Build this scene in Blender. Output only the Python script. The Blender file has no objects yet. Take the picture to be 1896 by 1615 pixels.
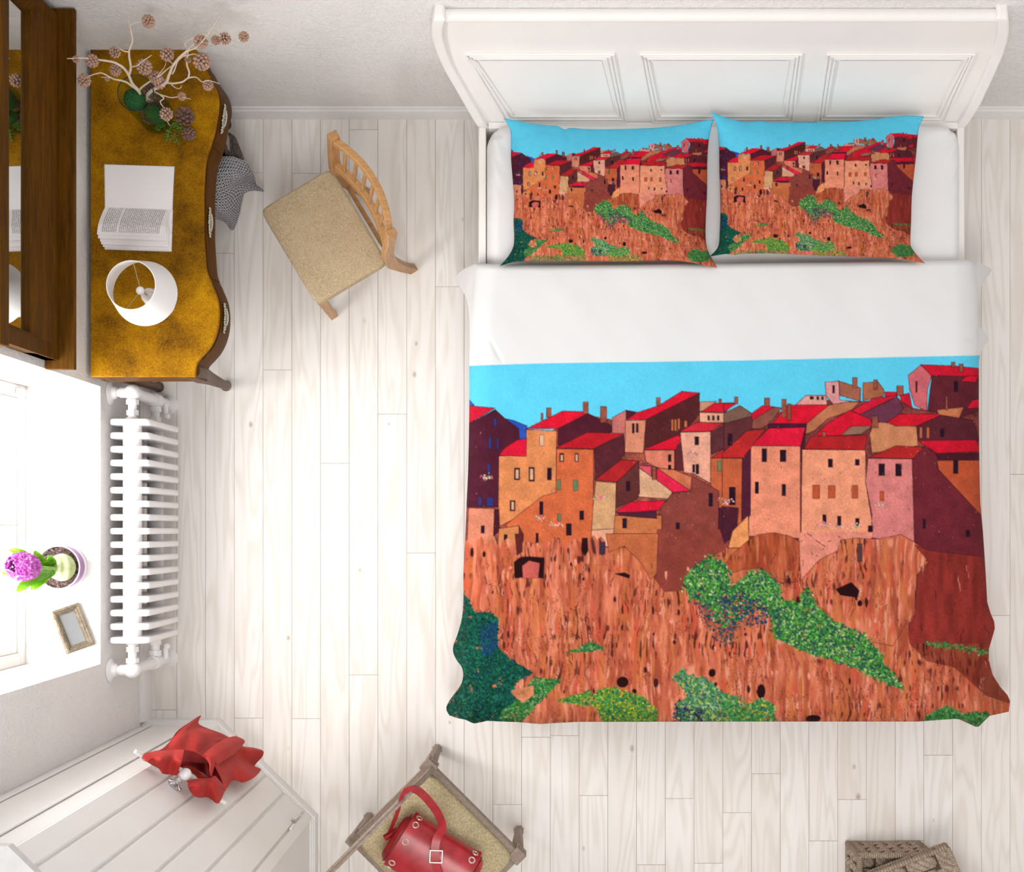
import bpy, bmesh, math, random
import numpy as np
from mathutils import Vector, Matrix, noise as mnoise

random.seed(7)
rng = np.random.default_rng(11)
SC = bpy.context.scene
COL = SC.collection
# ---------------------------------------------------------------- scale
H, K = 5.5, 0.00245           # camera height above the floor, metres per photo pixel at floor level
CU, CV = 1000.0, 980.0        # photo pixel straight below the camera

def P(u, v, z=0.0):
    s = (H - z) / H
    return Vector(((u - CU) * K * s, (CV - v) * K * s, z))

def lin(c):
    out = []
    for x in c[:3]:
        x = x / 255.0
        out.append(x / 12.92 if x <= 0.04045 else ((x + 0.055) / 1.055) ** 2.4)
    return (out[0], out[1], out[2], 1.0)

# ---------------------------------------------------------------- materials
class NT:
    def __init__(self, name):
        self.m = bpy.data.materials.new(name)
        self.m.use_nodes = True
        self.t = self.m.node_tree
        self.t.nodes.clear()
        self.out = self.n('ShaderNodeOutputMaterial')
        self.b = self.n('ShaderNodeBsdfPrincipled')
        self.l(self.b.outputs[0], self.out.inputs[0])
    def n(self, typ, **kw):
        nd = self.t.nodes.new(typ)
        for k_, v_ in kw.items():
            setattr(nd, k_, v_)
        return nd
    def l(self, a, b):
        self.t.links.new(a, b)
    def coords(self, scale=(1, 1, 1), kind='Object', rot=(0, 0, 0)):
        tc = self.n('ShaderNodeTexCoord')
        mp = self.n('ShaderNodeMapping')
        mp.inputs['Scale'].default_value = scale
        mp.inputs['Rotation'].default_value = rot
        self.l(tc.outputs[kind], mp.inputs[0])
        return mp.outputs[0]
    def noise(self, vec, scale, detail=3, rough=0.55, dist=0.0):
        nd = self.n('ShaderNodeTexNoise')
        nd.inputs['Scale'].default_value = scale
        nd.inputs['Detail'].default_value = detail
        nd.inputs['Roughness'].default_value = rough
        nd.inputs['Distortion'].default_value = dist
        if vec is not None:
            self.l(vec, nd.inputs['Vector'])
        return nd.outputs['Fac']
    def ramp(self, fac, stops):
        r = self.n('ShaderNodeValToRGB')
        e = r.color_ramp.elements
        while len(e) < len(stops):
            e.new(0.5)
        for i, (p, c) in enumerate(stops):
            e[i].position = p
            e[i].color = c if len(c) == 4 else (c[0], c[1], c[2], 1)
        self.l(fac, r.inputs[0])
        return r.outputs[0]
    def math(self, op, a, b=None, c=None):
        nd = self.n('ShaderNodeMath', operation=op)
        for i, x in enumerate((a, b, c)):
            if x is None:
                continue
            if isinstance(x, (int, float)):
                nd.inputs[i].default_value = x
            else:
                self.l(x, nd.inputs[i])
        return nd.outputs[0]
    def mix(self, fac, a, b, blend='MIX'):
        nd = self.n('ShaderNodeMix', data_type='RGBA', blend_type=blend)
        for sock, x in ((nd.inputs[0], fac), (nd.inputs[6], a), (nd.inputs[7], b)):
            if isinstance(x, (int, float)):
                sock.default_value = x
            elif isinstance(x, tuple):
                sock.default_value = x
            else:
                self.l(x, sock)
        return nd.outputs[2]
    def bump(self, h, strength=0.3, dist=0.01):
        nd = self.n('ShaderNodeBump')
        nd.inputs['Strength'].default_value = strength
        nd.inputs['Distance'].default_value = dist
        self.l(h, nd.inputs['Height'])
        self.l(nd.outputs[0], self.b.inputs['Normal'])
    def base(self, c):
        if isinstance(c, tuple):
            self.b.inputs['Base Color'].default_value = c
        else:
            self.l(c, self.b.inputs['Base Color'])
    def set(self, rough=0.5, metal=0.0, spec=0.5):
        self.b.inputs['Roughness'].default_value = rough
        self.b.inputs['Metallic'].default_value = metal
        self.b.inputs['Specular IOR Level'].default_value = spec
        return self.m

def simple(name, c, rough=0.5, metal=0.0, spec=0.5, var=0.06, nscale=30, bump=0.0, bscale=80):
    t = NT(name)
    v = t.coords()
    f = t.noise(v, nscale)
    c = lin(c)
    t.base(t.ramp(f, [(0.3, tuple(x * (1 - var) for x in c[:3])), (0.7, tuple(min(1, x * (1 + var)) for x in c[:3]))]))
    if bump:
        t.bump(t.noise(v, bscale), bump, 0.004)
    return t.set(rough, metal, spec)

def wood(name, c1, c2, axis='x', rough=0.45, scale=1.0, contrast=1.0):
    t = NT(name)
    sc = {'x': (2.0, 26, 26), 'y': (26, 2.0, 26), 'z': (26, 26, 2.0)}[axis]
    v = t.coords(tuple(s_ * scale for s_ in sc))
    f = t.noise(v, 3.0, 6, 0.62, 0.6)
    f2 = t.noise(v, 14.0, 2)
    f = t.math('ADD', t.math('MULTIPLY', f, 0.75), t.math('MULTIPLY', f2, 0.25))
    t.base(t.ramp(f, [(0.5 - 0.2 / contrast, lin(c1)), (0.5 + 0.2 / contrast, lin(c2))]))
    t.bump(f, 0.12, 0.003)
    return t.set(rough)

# ---------------------------------------------------------------- mesh builder
class MB:
    def __init__(self, M=None):
        self.v, self.f, self.mi = [], [], []
        self.M = M
        self.cur = 0
    def add(self, verts, faces):
        o = len(self.v)
        for p in verts:
            p = Vector(p)
            self.v.append(self.M @ p if self.M is not None else p)
        for f in faces:
            self.f.append([i + o for i in f])
            self.mi.append(self.cur)
        return self
    def box(self, c, s, R=None):
        x, y, z = s[0] / 2, s[1] / 2, s[2] / 2
        pts = [Vector((a * x, b * y, d * z)) for a in (-1, 1) for b in (-1, 1) for d in (-1, 1)]
        if R is not None:
            pts = [R @ p for p in pts]
        pts = [p + Vector(c) for p in pts]
        return self.add(pts, [(0, 1, 3, 2), (4, 6, 7, 5), (0, 4, 5, 1), (2, 3, 7, 6), (0, 2, 6, 4), (1, 5, 7, 3)])
    def bar(self, a, b, w0, d0, w1=None, d1=None, up=(0, 0, 1)):
        # rectangular bar from a to b, width along side vector, depth along the other
        a, b = Vector(a), Vector(b)
        w1 = w0 if w1 is None else w1
        d1 = d0 if d1 is None else d1
        t = (b - a).normalized()
        s = t.cross(Vector(up))
        if s.length < 1e-5:
            s = t.cross(Vector((0, 1, 0)))
        s.normalize()
        n = s.cross(t).normalized()
        pts = []
        for p, w, d in ((a, w0, d0), (b, w1, d1)):
            for i, j in ((-1, -1), (1, -1), (1, 1), (-1, 1)):
                pts.append(p + s * (i * w / 2) + n * (j * d / 2))
        return self.add(pts, [(3, 2, 1, 0), (4, 5, 6, 7), (0, 1, 5, 4), (1, 2, 6, 5), (2, 3, 7, 6), (3, 0, 4, 7)])
    def sweep(self, path, section, ups=None, closed=False, caps=True):
        # section: list of (a, b) offsets or function(i) -> list; a along side, b along up
        path = [Vector(p) for p in path]
        n = len(path)
        rings = []
        prev_up = None
        for i, p in enumerate(path):
            if closed:
                t = path[(i + 1) % n] - path[i - 1]
            else:
                t = path[min(i + 1, n - 1)] - path[max(i - 1, 0)]
            t.normalize()
            if ups is not None:
                up = Vector(ups[i]) if isinstance(ups, list) else Vector(ups)
            else:
                up = prev_up if prev_up is not None else (Vector((0, 0, 1)) if abs(t.z) < 0.9 else Vector((0, 1, 0)))
            up = up - t * up.dot(t)
            if up.length < 1e-6:
                up = Vector((1, 0, 0)) - t * t.x
            up.normalize()
            prev_up = up
            side = t.cross(up)
            sec = section(i) if callable(section) else section
            rings.append([p + side * a + up * b for a, b in sec])
        m = len(rings[0])
        pts = [q for r in rings for q in r]
        faces = []
        for i in range(n if closed else n - 1):
            for j in range(m):
                a, b = i * m + j, i * m + (j + 1) % m
                c, d = ((i + 1) % n) * m + (j + 1) % m, ((i + 1) % n) * m + j
                faces.append((a, b, c, d))
        if caps and not closed:
            faces.append(tuple(range(m))[::-1])
            faces.append(tuple((n - 1) * m + j for j in range(m)))
        return self.add(pts, faces)
    def tube(self, path, r, n=8, closed=False, caps=True):
        def sec(i):
            rr = r[i] if isinstance(r, (list, tuple)) else r
            return [(rr * math.cos(2 * math.pi * j / n), rr * math.sin(2 * math.pi * j / n)) for j in range(n)]
        return self.sweep(path, sec, None, closed, caps)
    def lathe(self, prof, n=32, o=(0, 0, 0), R=None, caps=True, star=None):
        o = Vector(o)
        pts, faces = [], []
        for r, z in prof:
            for j in range(n):
                a = 2 * math.pi * j / n
                rr = r * (star(j) if star else 1)
                q = Vector((rr * math.cos(a), rr * math.sin(a), z))
                if R is not None:
                    q = R @ q
                pts.append(o + q)
        for i in range(len(prof) - 1):
            for j in range(n):
                a, b = i * n + j, i * n + (j + 1) % n
                faces.append((a, b, b + n, a + n))
        if caps:
            faces.append(tuple(range(n))[::-1])
            faces.append(tuple((len(prof) - 1) * n + j for j in range(n)))
        return self.add(pts, faces)
    def ball(self, c, r, n=16, m=10, sc=(1, 1, 1), R=None):
        prof = [(max(1e-4, r * math.sin(math.pi * i / m)), -r * math.cos(math.pi * i / m)) for i in range(m + 1)]
        o = Vector(c)
        S = Matrix.Diagonal(Vector(sc))
        RR = (R @ S) if R is not None else S
        return self.lathe(prof, n, o, RR)
    def prism(self, poly, z0, z1):
        n = len(poly)
        area = sum(poly[i][0] * poly[(i + 1) % n][1] - poly[(i + 1) % n][0] * poly[i][1] for i in range(n))
        if area < 0:
            poly = poly[::-1]
        pts = [(p[0], p[1], z0) for p in poly] + [(p[0], p[1], z1) for p in poly]
        faces = [tuple(range(n))[::-1], tuple(range(n, 2 * n))]
        for i in range(n):
            j = (i + 1) % n
            faces.append((i, j, j + n, i + n))
        return self.add(pts, faces)
    def grid(self, G, flip=False, wrap=False):
        r, c = len(G), len(G[0])
        pts = [p for row in G for p in row]
        faces = []
        for i in range(r - 1):
            for j in range(c if wrap else c - 1):
                j2 = (j + 1) % c
                q = (i * c + j, i * c + j2, (i + 1) * c + j2, (i + 1) * c + j)
                faces.append(q[::-1] if flip else q)
        return self.add(pts, faces)
    def slab(self, G, th, nrm=None):
        # closed thin sheet: G grid of Vectors, thickness th along -normal
        r, c = len(G), len(G[0])
        def nn(i, j):
            a = G[min(i + 1, r - 1)][j] - G[max(i - 1, 0)][j]
            b = G[i][min(j + 1, c - 1)] - G[i][max(j - 1, 0)]
            q = b.cross(a)
            if q.length < 1e-12:
                return Vector((0, 0, 1))
            return q.normalized()
        N = [[(Vector(nrm) if nrm is not None else nn(i, j)) for j in range(c)] for i in range(r)]
        B = [[G[i][j] - N[i][j] * th for j in range(c)] for i in range(r)]
        self.grid(G, True)
        self.grid(B, False)
        loop = [(0, j) for j in range(c)] + [(i, c - 1) for i in range(1, r)] + [(r - 1, j) for j in range(c - 2, -1, -1)] + [(i, 0) for i in range(r - 2, 0, -1)]
        E = [[G[i][j] for i, j in loop], [B[i][j] for i, j in loop]]
        self.grid(E, False, True)
        return self

def origin_of(o):
    p = Vector((0, 0, 0))
    while o is not None:
        p += o.location
        o = o.parent
    return p

def build(mb, name, mat, parent=None, smooth=True, angle=40, bevel=0, segs=2, subsurf=0, label=None, mats=None, base=None, weld=False):
    me = bpy.data.meshes.new(name)
    if parent is not None:
        org = origin_of(parent)
    elif base is not None:
        org = Vector(base)
    else:
        org = Vector((0, 0, 0))
    me.from_pydata([tuple(p - org) for p in mb.v], [], mb.f)
    for m in (mats or [mat]):
        me.materials.append(m)
    if mats:
        me.polygons.foreach_set('material_index', mb.mi)
    if weld:
        bm = bmesh.new(); bm.from_mesh(me)
        bmesh.ops.remove_doubles(bm, verts=bm.verts, dist=1e-5)
        bmesh.ops.recalc_face_normals(bm, faces=bm.faces)
        bm.to_mesh(me); bm.free()
    me.update()
    if smooth:
        me.polygons.foreach_set('use_smooth', [True] * len(me.polygons))
        me.set_sharp_from_angle(angle=math.radians(angle))
    o = bpy.data.objects.new(name, me)
    COL.objects.link(o)
    if parent is not None:
        o.parent = parent
    else:
        o.location = org
    if bevel:
        md = o.modifiers.new('bevel', 'BEVEL')
        md.width = bevel; md.segments = segs; md.limit_method = 'ANGLE'; md.angle_limit = math.radians(50)
    if subsurf:
        md = o.modifiers.new('subdivision', 'SUBSURF')
        md.levels = subsurf; md.render_levels = subsurf
    if label:
        o['label'] = label
    return o

def tag(o, label, cat, group=None):
    o['label'] = label
    o['category'] = cat
    if group:
        o['group'] = group
    return o

def thing(name, loc, label, cat, group=None):
    o = bpy.data.objects.new(name, None)
    o.empty_display_size = 0.05
    COL.objects.link(o)
    o.location = loc
    return tag(o, label, cat, group)

def struct(o):
    o['kind'] = 'structure'
    return o

def spline(pts, n):
    """Catmull-Rom through points (tuples of any length), n samples"""
    A = np.array(pts, float)
    d = np.r_[0, np.cumsum(np.sqrt(((A[1:, :2] - A[:-1, :2]) ** 2).sum(1)) + 1e-9)]
    t = np.linspace(0, d[-1], n)
    out = []
    for x in t:
        i = min(max(np.searchsorted(d, x) - 1, 0), len(A) - 2)
        f = (x - d[i]) / (d[i + 1] - d[i])
        p0, p1, p2, p3 = A[max(i - 1, 0)], A[i], A[i + 1], A[min(i + 2, len(A) - 1)]
        out.append(0.5 * (2 * p1 + (p2 - p0) * f + (2 * p0 - 5 * p1 + 4 * p2 - p3) * f * f + (3 * p1 - p0 - 3 * p2 + p3) * f ** 3))
    return out

def lerppath(pts, n):
    A = np.array(pts, float)
    d = np.r_[0, np.cumsum(np.sqrt(((A[1:] - A[:-1]) ** 2).sum(1)) + 1e-9)]
    t = np.linspace(0, d[-1], n)
    return np.stack([np.interp(t, d, A[:, i]) for i in range(A.shape[1])], 1)
# ---------------------------------------------------------------- printed picture (a painted hill town), as colours over photo-pixel space
PX0, PY0, PW, PH, SS = 815, 555, 1070, 870, 2
W_, H_ = PW * SS, PH * SS
prng = np.random.default_rng(5)

def vnoise(gx, gy, w=W_, h=H_):
    gx, gy = gx * SS, gy * SS
    nx, ny = int(w / gx) + 3, int(h / gy) + 3
    g = prng.random((ny, nx)).astype(np.float32)
    x = np.arange(w) / gx; y = np.arange(h) / gy
    xi, yi = x.astype(int), y.astype(int)
    fx, fy = (x - xi).astype(np.float32), (y - yi).astype(np.float32)
    fx = fx * fx * (3 - 2 * fx); fy = fy * fy * (3 - 2 * fy)
    r0 = g[yi][:, xi] * (1 - fx) + g[yi][:, xi + 1] * fx
    r1 = g[yi + 1][:, xi] * (1 - fx) + g[yi + 1][:, xi + 1] * fx
    return r0 * (1 - fy[:, None]) + r1 * fy[:, None]

CROP = {'A': (840, 650, 520 / 1896), 'B': (1340, 650, 520 / 1896), 'C': (820, 980, 540 / 1896), 'D': (1340, 980, 540 / 1896)}
def cp(crop, pts):
    x0, y0, s = CROP[crop]
    return np.array([((x0 + x * s - PX0) * SS, (y0 + y * s - PY0) * SS) for x, y in pts], np.float32)

def mask(poly):
    x0, y0 = np.floor(poly.min(0)).astype(int) - 1
    x1, y1 = np.ceil(poly.max(0)).astype(int) + 2
    x0, y0 = max(x0, 0), max(y0, 0); x1, y1 = min(x1, W_), min(y1, H_)
    if x1 <= x0 or y1 <= y0:
        return None
    X, Y = np.meshgrid(np.arange(x0, x1) + 0.5, np.arange(y0, y1) + 0.5)
    m = np.zeros(X.shape, bool)
    for i in range(len(poly)):
        xa, ya = poly[i]; xb, yb = poly[(i + 1) % len(poly)]
        if ya == yb:
            continue
        c = (ya > Y) != (yb > Y)
        m ^= c & (X < (xb - xa) * (Y - ya) / (yb - ya) + xa)
    return x0, y0, x1, y1, m

CV_ = np.zeros((H_, W_, 3), np.float32)
n_warp = vnoise(34, 40)
def vwarp(gx, gy):
    a = vnoise(gx, gy)
    xs = np.clip(np.arange(W_)[None, :] + ((n_warp - 0.5) * 10 * SS).astype(int), 0, W_ - 1)
    return np.take_along_axis(a, xs, 1)
# sky
CV_[:] = (97, 211, 245)
CV_ *= (0.985 + 0.03 * vnoise(25, 25))[..., None]
# cliff layer
c1, c2, c3 = vwarp(9, 70), vwarp(4, 28), vwarp(2.2, 9)
big = vnoise(60, 50)
f = np.clip((c1 * 0.5 + c2 * 0.35 + c3 * 0.15 - 0.5) * 2.4 + 0.5, 0, 1)[..., None]
CL = np.array((168, 78, 54), np.float32) * (1 - f) + np.array((224, 128, 96), np.float32) * f
o_ = np.clip((vwarp(7, 45) - 0.55) * 4, 0, 1)[..., None] * 0.55
CL = CL * (1 - o_) + np.array((205, 116, 60), np.float32) * o_
r_ = np.clip((vwarp(6, 38) - 0.68) * 5, 0, 1)[..., None] * 0.6
CL = CL * (1 - r_) + np.array((216, 84, 62), np.float32) * r_
p_ = np.clip((vwarp(3.5, 30) - 0.74) * 6, 0, 1)[..., None] * 0.7
CL = CL * (1 - p_) + np.array((240, 165, 140), np.float32) * p_
dk = (np.clip((vwarp(2.6, 16) - 0.70) * 7, 0, 1) * np.clip((big - 0.38) * 4, 0, 1))[..., None] * 0.8
CL = CL * (1 - dk) + np.array((66, 24, 24), np.float32) * dk
sp = (np.clip((vnoise(1.6, 2.2) - 0.78) * 8, 0, 1) * np.clip((vnoise(45, 35) - 0.45) * 4, 0, 1))[..., None] * 0.7
CL = CL * (1 - sp) + np.array((60, 22, 26), np.float32) * sp
# shaded cliff
SH = np.array((140, 48, 42), np.float32) * (0.84 + 0.3 * vnoise(9, 40) + 0.12 * (vnoise(3, 3) - 0.5))[..., None]
yy0 = int((985 - PY0) * SS)
CV_[yy0:] = CL[yy0:]
G1, G2 = vnoise(1.2, 1.6), vnoise(14, 14)

def fill(crop, pts, c, line=1.1, tex=0.16, layer=None, ink=(48, 18, 26)):
    poly = cp(crop, pts) if isinstance(crop, str) else np.array([((x - PX0) * SS, (y - PY0) * SS) for x, y in pts], np.float32)
    r = mask(poly)
    if r is None:
        return
    x0, y0, x1, y1, m = r
    sub = CV_[y0:y1, x0:x1]
    if layer is not None:
        sub[m] = layer[y0:y1, x0:x1][m]
    else:
        mod = 1 + tex * ((G1[y0:y1, x0:x1] - 0.5) * 1.2 + (G2[y0:y1, x0:x1] - 0.5) * 0.9)
        sub[m] = (np.array(c, np.float32) * mod[..., None])[m]
    if line:
        for i in range(len(poly)):
            seg(poly[i], poly[(i + 1) % len(poly)], line, ink)

def seg(a, b, w, c):
    x0, y0 = np.floor(np.minimum(a, b) - w - 2).astype(int); x1, y1 = np.ceil(np.maximum(a, b) + w + 3).astype(int)
    x0, y0 = max(x0, 0), max(y0, 0); x1, y1 = min(x1, W_), min(y1, H_)
    if x1 <= x0 or y1 <= y0:
        return
    X, Y = np.meshgrid(np.arange(x0, x1) + 0.5, np.arange(y0, y1) + 0.5)
    d = b - a; L = float(d @ d) + 1e-6
    t = np.clip(((X - a[0]) * d[0] + (Y - a[1]) * d[1]) / L, 0, 1)
    D = np.hypot(X - a[0] - t * d[0], Y - a[1] - t * d[1])
    al = (np.clip(w - D + 0.5, 0, 1) * np.where(G1[y0:y1, x0:x1] > 0.25, 0.85, 0.3))[..., None]
    sub = CV_[y0:y1, x0:x1]
    sub[:] = sub * (1 - al) + np.array(c, np.float32) * al

RED, DRED, DPUR, BRN = (218, 24, 50), (180, 32, 36), (78, 28, 46), (96, 40, 46)
A_POLY = [
 ([(105,330),(140,368),(105,372)], (48,92,196)), ([(340,455),(400,468),(495,505),(490,640),(440,590)], (44,84,186)),
 ([(105,490),(280,395),(345,455),(440,525),(445,600),(310,690),(300,1055),(105,1055)], DPUR), ([(105,370),(280,385),(105,488)], (208,26,54)),
 ([(1070,450),(1165,400),(1160,690),(1070,560)], (196,112,106)), ([(1165,400),(1235,412),(1165,465)], (80,32,42)),
 ([(1300,460),(1660,285),(1655,430),(1540,570),(1290,655)], (86,36,38)), ([(1160,470),(1298,465),(1280,690),(1155,685)], (218,138,110)),
 ([(1165,465),(1240,415),(1380,370),(1540,272),(1660,283),(1300,462)], RED),
 ([(1660,345),(1775,340),(1700,400),(1660,410)], (202,142,112)), ([(1660,415),(1830,420),(1830,485),(1660,485)], (228,164,136)), ([(1670,412),(1760,352),(1900,350),(1830,415)], (206,28,50)),
 ([(1490,670),(1540,610),(1560,810),(1490,800)], BRN), ([(1285,670),(1490,670),(1490,800),(1380,790),(1300,750)], (220,126,102)), ([(1285,665),(1510,570),(1535,580),(1500,668)], RED),
 ([(1735,545),(1900,480),(1900,620),(1740,700)], (92,46,50)), ([(1530,550),(1735,545),(1735,895),(1620,830),(1555,820)], (228,162,138)), ([(1525,545),(1640,480),(1825,487),(1730,543)], (202,40,56)),
 ([(1735,725),(1900,720),(1900,1050),(1790,1060),(1735,900)], (192,96,60)), ([(1740,722),(1900,600),(1900,720)], (186,40,44)),
 ([(705,520),(905,420),(1060,500),(1070,550),(950,580),(705,640)], (82,28,44)), ([(305,710),(490,700),(490,530),(695,540),(690,985),(300,1190)], (216,134,84)),
 ([(305,705),(345,655),(430,600),(492,590),(490,712)], (214,24,54)), ([(490,525),(735,405),(870,410),(905,422),(702,525)], RED),
 ([(950,660),(1150,565),(1155,700),(1100,760),(955,870)], (88,36,44)), ([(350,1175),(600,980),(690,955),(695,660),(945,665),(940,1320),(480,1320)], (206,102,62)), ([(690,655),(900,550),(1152,557),(945,660)], (190,30,42)),
 ([(1370,790),(1480,800),(1610,850),(1600,945),(1380,870)], (202,112,78)), ([(1230,775),(1340,850),(1472,930),(1470,1000),(1245,985)], (218,168,132)), ([(1230,770),(1335,778),(1335,848)], (216,80,100)), ([(1370,790),(1600,945),(1480,955),(1370,870)], (222,36,72)),
 ([(1100,885),(1250,745),(1255,960),(1235,1000),(1095,1060)], (98,46,46)), ([(960,880),(1097,890),(1090,1205),(930,1212),(945,1000)], (206,156,112)), ([(955,870),(1130,735),(1250,742),(1100,885)], (176,36,40)),
 ([(930,1210),(1090,1200),(1080,1320),(930,1320)], (224,160,130)),
 ([(1470,965),(1600,945),(1610,845),(1790,945),(1785,1320),(1390,1320),(1390,1080)], (136,64,56)), ([(1090,1110),(1405,1110),(1405,1320),(1072,1320)], (198,114,70)), ([(1100,1088),(1365,1082),(1372,1132),(1120,1112)], (78,34,52)),
 ([(1093,1090),(1190,1020),(1432,1010),(1380,1075),(1250,1087)], (216,22,54)),
 ([(1790,1060),(1900,1050),(1900,1250),(1790,1320)], (76,30,46)),
 ([(100,1060),(278,1065),(278,1250),(300,1320),(90,1320)], (208,128,100)), ([(275,1070),(305,1070),(312,1215),(268,1250)], (72,24,36)),
 ([(440,1180),(472,1240),(466,1320),(432,1320)], (104,44,40)), ([(305,1200),(440,1180),(440,1320),(296,1320)], (204,126,78)),
]
B_POLY = [
 ([(0,355),(88,355),(0,412)], RED), ([(0,420),(110,368),(188,420),(190,450),(0,490)], (128,92,80)), ([(0,490),(190,440),(205,525),(60,640),(0,690)], (96,46,50)),
 ([(195,465),(340,378),(392,385),(310,490),(250,525),(190,525)], (144,82,70)), ([(190,460),(190,420),(262,368),(342,376),(195,467)], RED),
 ([(555,300),(690,300),(700,365),(480,368)], (222,152,142)), ([(685,210),(777,203),(782,330),(860,340),(740,362),(690,300)], (224,154,152)), ([(777,203),(925,250),(922,340),(785,300)], (160,96,74)),
 ([(940,215),(1042,208),(1080,260),(1080,305),(940,335)], (172,102,72)),
 ([(560,490),(710,365),(830,345),(918,345),(860,402),(700,460),(610,540),(553,562)], (188,116,82)), ([(300,492),(560,490),(552,520),(300,522)], (70,26,52)), ([(330,490),(430,365),(712,363),(560,490)], RED),
 ([(1085,275),(1168,278),(1165,302),(1090,312)], RED), ([(1188,300),(1252,283),(1275,392),(1200,340)], (206,26,50)),
 ([(920,430),(1172,308),(1212,390),(1170,440),(1100,490),(1000,470)], (112,56,78)), ([(865,402),(1010,320),(1182,298),(920,430)], (212,30,56)),
 ([(620,572),(700,490),(850,400),(992,460),(1002,507),(800,572)], RED), ([(790,570),(860,510),(1002,505),(930,562)], (152,112,92)),
 ([(985,560),(1010,500),(1060,480),(1302,510),(1312,640),(1000,690)], (204,134,94)), ([(1305,505),(1480,430),(1690,470),(1722,610),(1310,610)], (92,36,46)), ([(1100,480),(1190,425),(1482,425),(1302,507),(1160,507)], (208,26,46)),
 ([(1405,170),(1610,168),(1725,200),(1725,400),(1600,450),(1375,405)], (98,36,46)), ([(1440,398),(1622,378),(1590,452),(1450,430)], (192,114,78)), ([(1640,390),(1680,330),(1725,325),(1725,382)], RED),
 ([(1245,165),(1330,95),(1405,160),(1375,260),(1370,405),(1290,370),(1255,260)], (210,104,112)), ([(1600,205),(1640,165),(1725,165),(1700,212)], RED), ([(1330,92),(1560,100),(1725,118),(1725,167),(1620,172),(1400,165)], (204,24,48)),
 ([(515,640),(553,520),(548,610),(520,755)], DPUR), ([(180,640),(517,640),(517,1265),(168,1250)], (232,142,112)), ([(183,640),(305,523),(553,515),(520,642)], (222,26,58)),
 ([(530,665),(957,670),(960,900),(1002,1150),(992,1262),(800,1285),(700,1400),(520,1420)], (236,152,118)), ([(540,662),(590,575),(972,570),(952,667)], (176,36,40)),
 ([(1270,730),(1350,645),(1442,690),(1442,790),(1740,1110),(1775,1420),(1290,1420)], (110,38,48)), ([(975,725),(1272,730),(1287,1300),(1000,1262),(1000,1100),(957,880)], (216,126,122)), ([(978,722),(1160,640),(1352,648),(1280,727)], (180,40,40)),
 ([(1440,740),(1735,735),(1760,1130),(1700,1070),(1450,800)], (188,84,52)), ([(1430,692),(1735,690),(1735,738),(1450,738)], (74,26,40)), ([(1310,605),(1705,600),(1735,680),(1440,692)], (202,22,46)),
 ([(125,725),(182,660),(180,1110),(120,1175)], (82,30,50)), ([(-10,725),(125,725),(120,1180),(-10,1255)], (192,94,60)), ([(-10,722),(-10,690),(155,540),(282,528),(130,722)], (186,42,42)), ([(-10,1050),(100,1060),(90,1200),(-10,1255)], (76,30,46)),
 ([(60,1215),(165,1110),(172,1330),(30,1330)], (236,152,94)),
]
fill('A', [(-200,480),(105,490),(300,600),(480,620),(700,520),(900,430),(1160,480),(1300,470),(1640,400),(1830,420),(1900,440),(1900,1330),(-200,1330)], (150,74,60), 0, 0.5)
fill('B', [(-10,420),(180,450),(430,400),(560,400),(700,330),(920,340),(1180,320),(1260,380),(1380,400),(2000,380),(2000,1330),(-10,1330)], (128,58,56), 0, 0.5)
fill('B', [(1690,1070),(2050,1300),(2050,1420),(1690,1420)], (110,38,48), 0)
fill('A', [(-200,490),(110,490),(110,1055),(-200,1055)], DPUR, 0)
fill('A', [(-200,420),(105,372),(110,488),(-200,600)], (208,26,54))
fill('B', [(1700,120),(2050,130),(2050,400),(1700,400)], (98,36,46), 0)
fill('B', [(1700,120),(2050,125),(2050,190),(1700,167)], (204,24,48))
fill('B', [(1690,740),(2050,740),(2050,1300),(1690,1070)], (188,84,52), 0)
fill('B', [(1690,605),(2050,610),(2050,680),(1690,690)], (202,22,46))
for pts, c in A_POLY:
    fill('A', pts, c)
for pts, c in B_POLY:
    fill('B', pts, c)
DKW, BLW = (38, 20, 36), (44, 52, 120)
WIN = [('A', x, DKW) for x in [(410,790,446,870),(508,785,545,880),(632,790,660,872),(380,1010,415,1080),(715,690,742,748),(818,692,842,748),(850,1080,878,1140),
    (1205,490,1220,555),(1232,490,1246,550),(1448,700,1468,748),(1448,770,1468,802),(1628,578,1655,634),(1612,768,1628,820),(1636,765,1655,830),(1715,437,1728,468),(1747,437,1760,468),(1780,437,1793,468),
    (1330,1235,1372,1320),(1140,1130,1168,1196),(1165,880,1190,945),(1500,1160,1525,1240),(1722,960,1748,1050),(580,1018,604,1105),(760,1165,795,1245),(1860,920,1900,1030),(1850,560,1880,640),(340,1240,362,1320),(555,1230,572,1300),(700,1265,716,1310),(185,1180,208,1230)]]
WIN += [('A', x, BLW) for x in [(270,455,290,510),(235,580,255,660),(290,590,304,660),(228,765,248,830),(165,985,186,1045),(222,990,266,1048)]]
WIN += [('A', x, (92, 128, 92)) for x in [(700,868,722,940),(808,872,838,942),(702,1100,722,1150),(1782,742,1804,812)]]
WIN += [('A', x, (214, 170, 140)) for x in [(582,565,610,640),(418,800,440,862),(514,795,538,870),(722,700,738,744),(822,698,838,744),(388,1018,408,1072)]]
WIN += [('A', x, (190, 108, 66)) for x in [(1468,462,1484,540),(1490,462,1506,540),(1512,456,1528,530),(1556,470,1576,515)]]
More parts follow.
